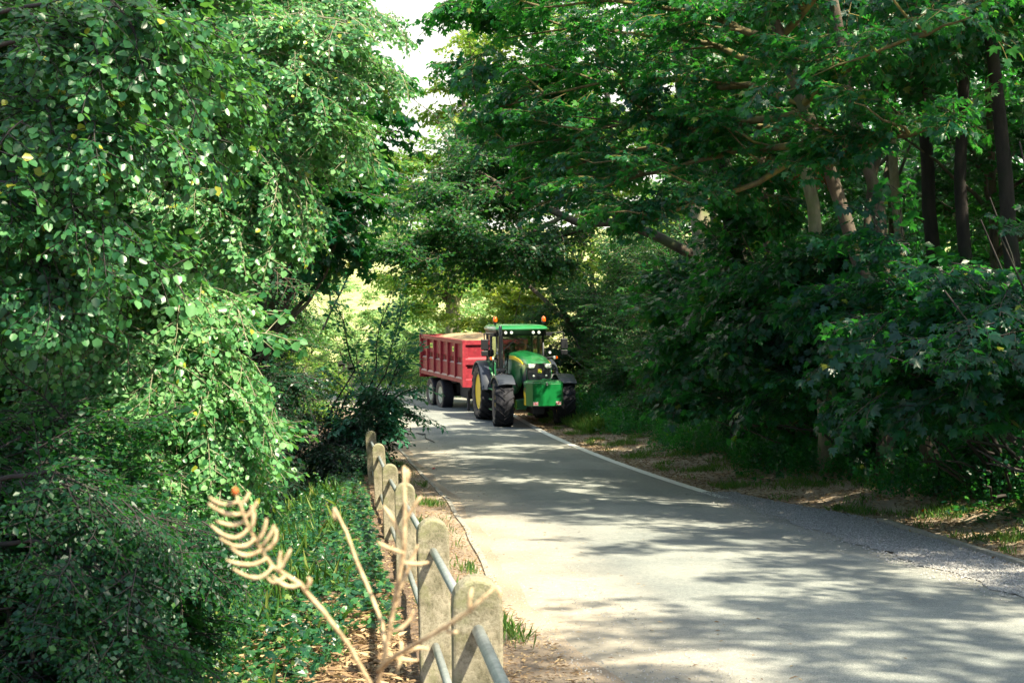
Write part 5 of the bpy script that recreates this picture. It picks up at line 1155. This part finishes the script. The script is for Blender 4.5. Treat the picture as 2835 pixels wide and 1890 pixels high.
x, y = band(16000, 6, 34, lambda y: fence_x(y) - .4, lambda y: ip(y, YS, LX) - .05, 1.4); litter('roadside_litter', 'dry leaf and straw litter between fence and lane', x, y, .02, .07)
x, y = band(9000, 8.0, 13, lambda y: fence_x(y) - 2.2, lambda y: fence_x(y) - .1); litter('bank_litter', 'dead stems and husks on the bare earth by the nearest post', x, y, .03, .14)
x, y = band(9000, 54, 84, lambda y: y * 0 - 26, lambda y: y * 0 + 6); k = ~((y < 72) & (x > -30) & (x < 1) & (np.abs(x - (-1 - (y - 50) * .7)) < 4)); blades('field_grass', 'sunlit long grass at the end of the lane', x[k], y[k], .55)
# stones on the gravel apron
def stones(name, label, x, y, s0, s1, m='gravel'):
    n = len(x); V0 = np.array([(1, 0, 0), (0, 1, 0), (-1, 0, 0), (0, -1, 0), (0, 0, .8), (0, 0, -.4)]); F0 = np.array([(0, 1, 4), (1, 2, 4), (2, 3, 4), (3, 0, 4)])
    s = NR.uniform(s0, s1, n); th = NR.random(n) * 6.28; c_, s_ = np.cos(th), np.sin(th)
    W = V0[None] * s[:, None, None] * NR.uniform(.6, 1.2, (n, 1, 3)); W = np.stack([W[..., 0] * c_[:, None] - W[..., 1] * s_[:, None], W[..., 0] * s_[:, None] + W[..., 1] * c_[:, None], W[..., 2]], -1)
    W = W + np.stack([x, y, base(y) + .036], 1)[:, None, :]; F = (F0[None] + (np.arange(n) * 6)[:, None, None]).reshape(-1, 3)
    tag(link(name, np_mesh(name, W.reshape(-1, 3), [F]), None, m), label, 'stones', kind='stuff')
x, y = band(17000, 9, 25, lambda y: ip(y, RY, RXs) - .32 + NR.normal(0, .22, len(y)), lambda y: ip(y, AX_Y, AX) + .1, 1.0); stones('gravel_stones', 'loose stones scattered over the gravel edge of the lane', x, y, .006, .018)
x, y = band(3500, 8.5, 30, lambda y: ip(y, YS, LX) - .15, lambda y: ip(y, YS, LX) + .9, 1.5); stones('grit', 'grit washed onto the left edge of the lane', x, y, .004, .010)

x, y = band(420, 8.5, 45, lambda y: ip(y, YS, LX), lambda y: ip(y, YS, LX) + 1.3 + 2.5 * NR.random(len(y)) ** 4, 1.3); n = len(x); V, F, rr = place('chip', np.stack([x, y, base(y) + .04], 1), np.stack([NR.normal(0, 1, n), NR.normal(0, 1, n), np.full(n, .02)], 1), np.array([0, 0, 1.]) + NR.normal(0, .25, (n, 3)), NR.uniform(.02, .06, n), NR.random(n)); tag(link('lane_litter', np_mesh('lane_litter', V, [F], rr), None, 'straw'), 'bits of dead leaf and twig lying on the asphalt', 'litter', kind='stuff')
# ------------------------------------------------------------------ dried weed in front of the camera
W = empty('dried_weed', onground(-.05, 1.55)); tag(W, 'tall dried weed with curved pale seed pods in front of the fence', 'dead plant')
wo_ = Vector(W.location)
def wd(X_, Y_, d_): return Vector(D(X_, Y_, d_)) - wo_
mb = MB(); g0 = Vector((0, 0, -.05))
mainp = [g0, Vector((.0, 0, .4)), wd(850, 1568, 1.55), wd(800, 1480, 1.52), wd(740, 1400, 1.5), wd(700, 1355, 1.5), wd(690, 1340, 1.5), wd(625, 1300, 1.48), wd(600, 1262, 1.47), wd(570, 1210, 1.46), wd(552, 1160, 1.45), wd(540, 1130, 1.45)]
mb.tube(mainp, [.0034, .0034, .0027, .0024, .0026, .0022, .0024, .0020, .0019, .0016, .0015, .0010], 8)
s2 = [Vector((.0, 0, .4)), wd(868, 1568, 1.6), wd(885, 1500, 1.58), wd(905, 1390, 1.57), wd(928, 1260, 1.56), wd(930, 1160, 1.55), wd(928, 1070, 1.55)]
mb.tube(s2, [.0034, .003, .0028, .0027, .0026, .0022, .0014], 8)
s3 = [wd(885, 1500, 1.58), wd(878, 1430, 1.6), wd(850, 1360, 1.62), wd(820, 1290, 1.63), wd(795, 1220, 1.64), wd(768, 1165, 1.65)]
mb.tube(s3, [.0026, .0022, .0022, .002, .0018, .0013], 8)
s4 = [wd(868, 1540, 1.6), wd(900, 1510, 1.5), wd(960, 1475, 1.45), wd(1020, 1440, 1.42), wd(1080, 1400, 1.4), wd(1140, 1345, 1.38)]
mb.tube(s4, [.0028, .0026, .0025, .0024, .002, .0014], 8)
mb.build('stalk', 'dry', W, smooth=True)
def pod(a, b_, c_, r=.0023, d=1.46, st=None):
    mb = MB(); A, B_, C_ = wd(*a, d), wd(*b_, d), wd(*c_, d)
    pts = [A.lerp(B_, f).lerp(B_.lerp(C_, f), f) for f in np.linspace(0, 1, 8)]
    mb.tube(pts, [.0014, .0016, .0024, r * R_.uniform(.6, 1), r, r * R_.uniform(.6, 1), r * .7, .0009], 8); mb.build('seed_pod', 'dry', W, smooth=True)
for q in [((548, 1150), (510, 1170), (480, 1140)), ((556, 1178), (520, 1190), (478, 1155)), ((562, 1195), (540, 1215), (495, 1195)), ((570, 1212), (540, 1260), (484, 1205)), ((585, 1235), (560, 1275), (505, 1235)),
          ((600, 1262), (560, 1290), (530, 1255)), ((612, 1280), (580, 1310), (520, 1285)), ((625, 1300), (600, 1350), (535, 1305)), ((552, 1160), (565, 1150), (572, 1130)), ((560, 1190), (585, 1170), (590, 1150)),
          ((575, 1220), (590, 1180), (575, 1160)), ((590, 1245), (610, 1220), (612, 1190)), ((605, 1265), (640, 1250), (634, 1212)), ((600, 1255), (620, 1235), (630, 1205)), ((640, 1315), (640, 1290), (645, 1265)), ((690, 1340), (660, 1360), (625, 1320)), ((655, 1322), (625, 1350), (615, 1325)), ((640, 1312), (655, 1285), (668, 1260)), ((700, 1355), (720, 1330), (705, 1325))]: pod(*q)
for q, d_ in [(((930, 1250), (905, 1190), (880, 1160)), 1.56), (((930, 1200), (955, 1150), (968, 1140)), 1.56), (((930, 1270), (890, 1260), (868, 1245)), 1.55), (((925, 1290), (955, 1300), (985, 1290)), 1.55), (((928, 1120), (940, 1095), (935, 1075)), 1.55), (((905, 1400), (920, 1360), (915, 1330)), 1.57), (((900, 1450), (940, 1440), (950, 1400)), 1.56), (((1020, 1440), (1035, 1455), (1052, 1450)), 1.42), (((930, 1500), (960, 1480), (985, 1490)), 1.48), (((1080, 1400), (1075, 1375), (1085, 1350)), 1.4), (((1140, 1345), (1150, 1360), (1148, 1372)), 1.38), (((912, 1540), (925, 1500), (920, 1470)), 1.5), (((890, 1500), (930, 1520), (960, 1515)), 1.5), (((768, 1165), (765, 1180), (772, 1195)), 1.65), (((908, 1380), (940, 1300), (960, 1250)), 1.56)]: pod(*q, r=.0025, d=d_)
mb = MB(); mb.tube([wd(540, 1135, 1.45), wd(540, 1125, 1.45), wd(538, 1118, 1.45)], [.0030, .0036, .001], 8); mb.build('seed_tip', 'rust_tip', W, smooth=True)

# ------------------------------------------------------------------ small things
# the split in the asphalt near the left edge
def crack(pts, w):
    mb = MB(); secs = []
    for i, (X_, Y_) in enumerate(pts):
        sy_ = Y_ * 1.2054; t_ = (sy_ - 690) / FOC; d_ = 30.
        for _ in range(40): d_ = (CZ - (float(base(d_)) + .03)) / t_ * .3 + d_ * .7
        x_ = (X_ * 1.2054 - 1417.5) / FOC * d_; z_ = float(base(d_)) + .050
        ww = w * (0.3 if i in (0, len(pts) - 1) else R_.uniform(.6, 1.3)); secs.append([(x_, d_ - ww * 2, z_), (x_ + .01, d_ - ww, z_ + .012), (x_, d_ + ww * 2, z_)])
    mb.loft(secs); return mb
M['tar'] = mat('dark_broken_tar', (.03, .03, .035), .9, scale=40)
o = crack([(955, 995), (962, 996), (970, 998), (977, 998), (976, 1003), (978, 1008), (986, 1011), (993, 1014), (998, 1017)], .06).build('road_crack', M['tar']); tag(o, kind='structure')
o = crack([(982, 968), (990, 972), (998, 977), (1006, 982), (1014, 987)], .04).build('road_crack', M['tar']); tag(o, kind='structure')
def scrap(name, label, cat, X_, Y_, m, s, dd=None):
    t_ = (Y_ * 1.2054 - 690) / FOC; d_ = 20.
    for _ in range(60): x_ = (X_ * 1.2054 - 1417.5) / FOC * d_; d_ = (CZ - max(gzf(x_, d_), float(base(d_)) if dd else -99)) / t_ * .3 + d_ * .7
    z_ = max(gzf(x_, d_), float(base(d_))) + .03
    mb = MB(); mb.loft([[(-s, -s, 0), (s * .8, -s * .9, .0), (s, s, .01), (-s * .9, s, 0)], [(-s * .6, -s * .5, s * .6), (s * .5, -s * .6, s * .5), (s * .5, s * .6, s * .7), (-s * .5, s * .4, s * .5)]])
    o = mb.build(name, m, None, loc=(x_, d_, z_)); tag(o, label, cat)
scrap('litter_scrap', 'small red scrap lying at the left edge of the asphalt', 'litter', 996, 1079, M['ured'], .035, 1)
scrap('fallen_leaf', 'orange fallen leaf on the right verge below the dark shrubs', 'leaf', 2124, 1178, M['orange'], .05)
# fallen log in the ditch
lg = MB(); a = onground(-3.95, 15.4, .15); b_ = onground(-3.5, 15.9, .75); lg.tube(wob(a, b_, 6, .6), [.10, .11, .10, .09, .085, .07, .05], 10)
M['wood'] = bark('broken_red_brown_wood', (.07, .03, .025), (.28, .16, .12), (.12, .06, .05), 6)
tag(lg.build('broken_stump', M['wood'], smooth=True), 'broken reddish stump leaning in the ditch', 'stump')
# old gate posts at the end of the gap
for k, (X_, lab, h_) in enumerate(((785, 'left weathered gatepost in the bright gap beyond the ash sapling', 1.6), (806, 'right weathered gatepost in the bright gap beyond the ash sapling', 1.45))):
    q = onground(D(X_, 860, 58)[0], 58); mb = MB(); mb.box(-.14, .14, -.1, .1, -.2, h_ - .1); mb.lathe([(-.1, .14), (.1, .14)], 16, 'y', (0, 0, h_ - .1))
    tag(mb.build('gatepost', M['conc'], loc=q, bev=.01), lab, 'post')
bpy.context.view_layer.update()
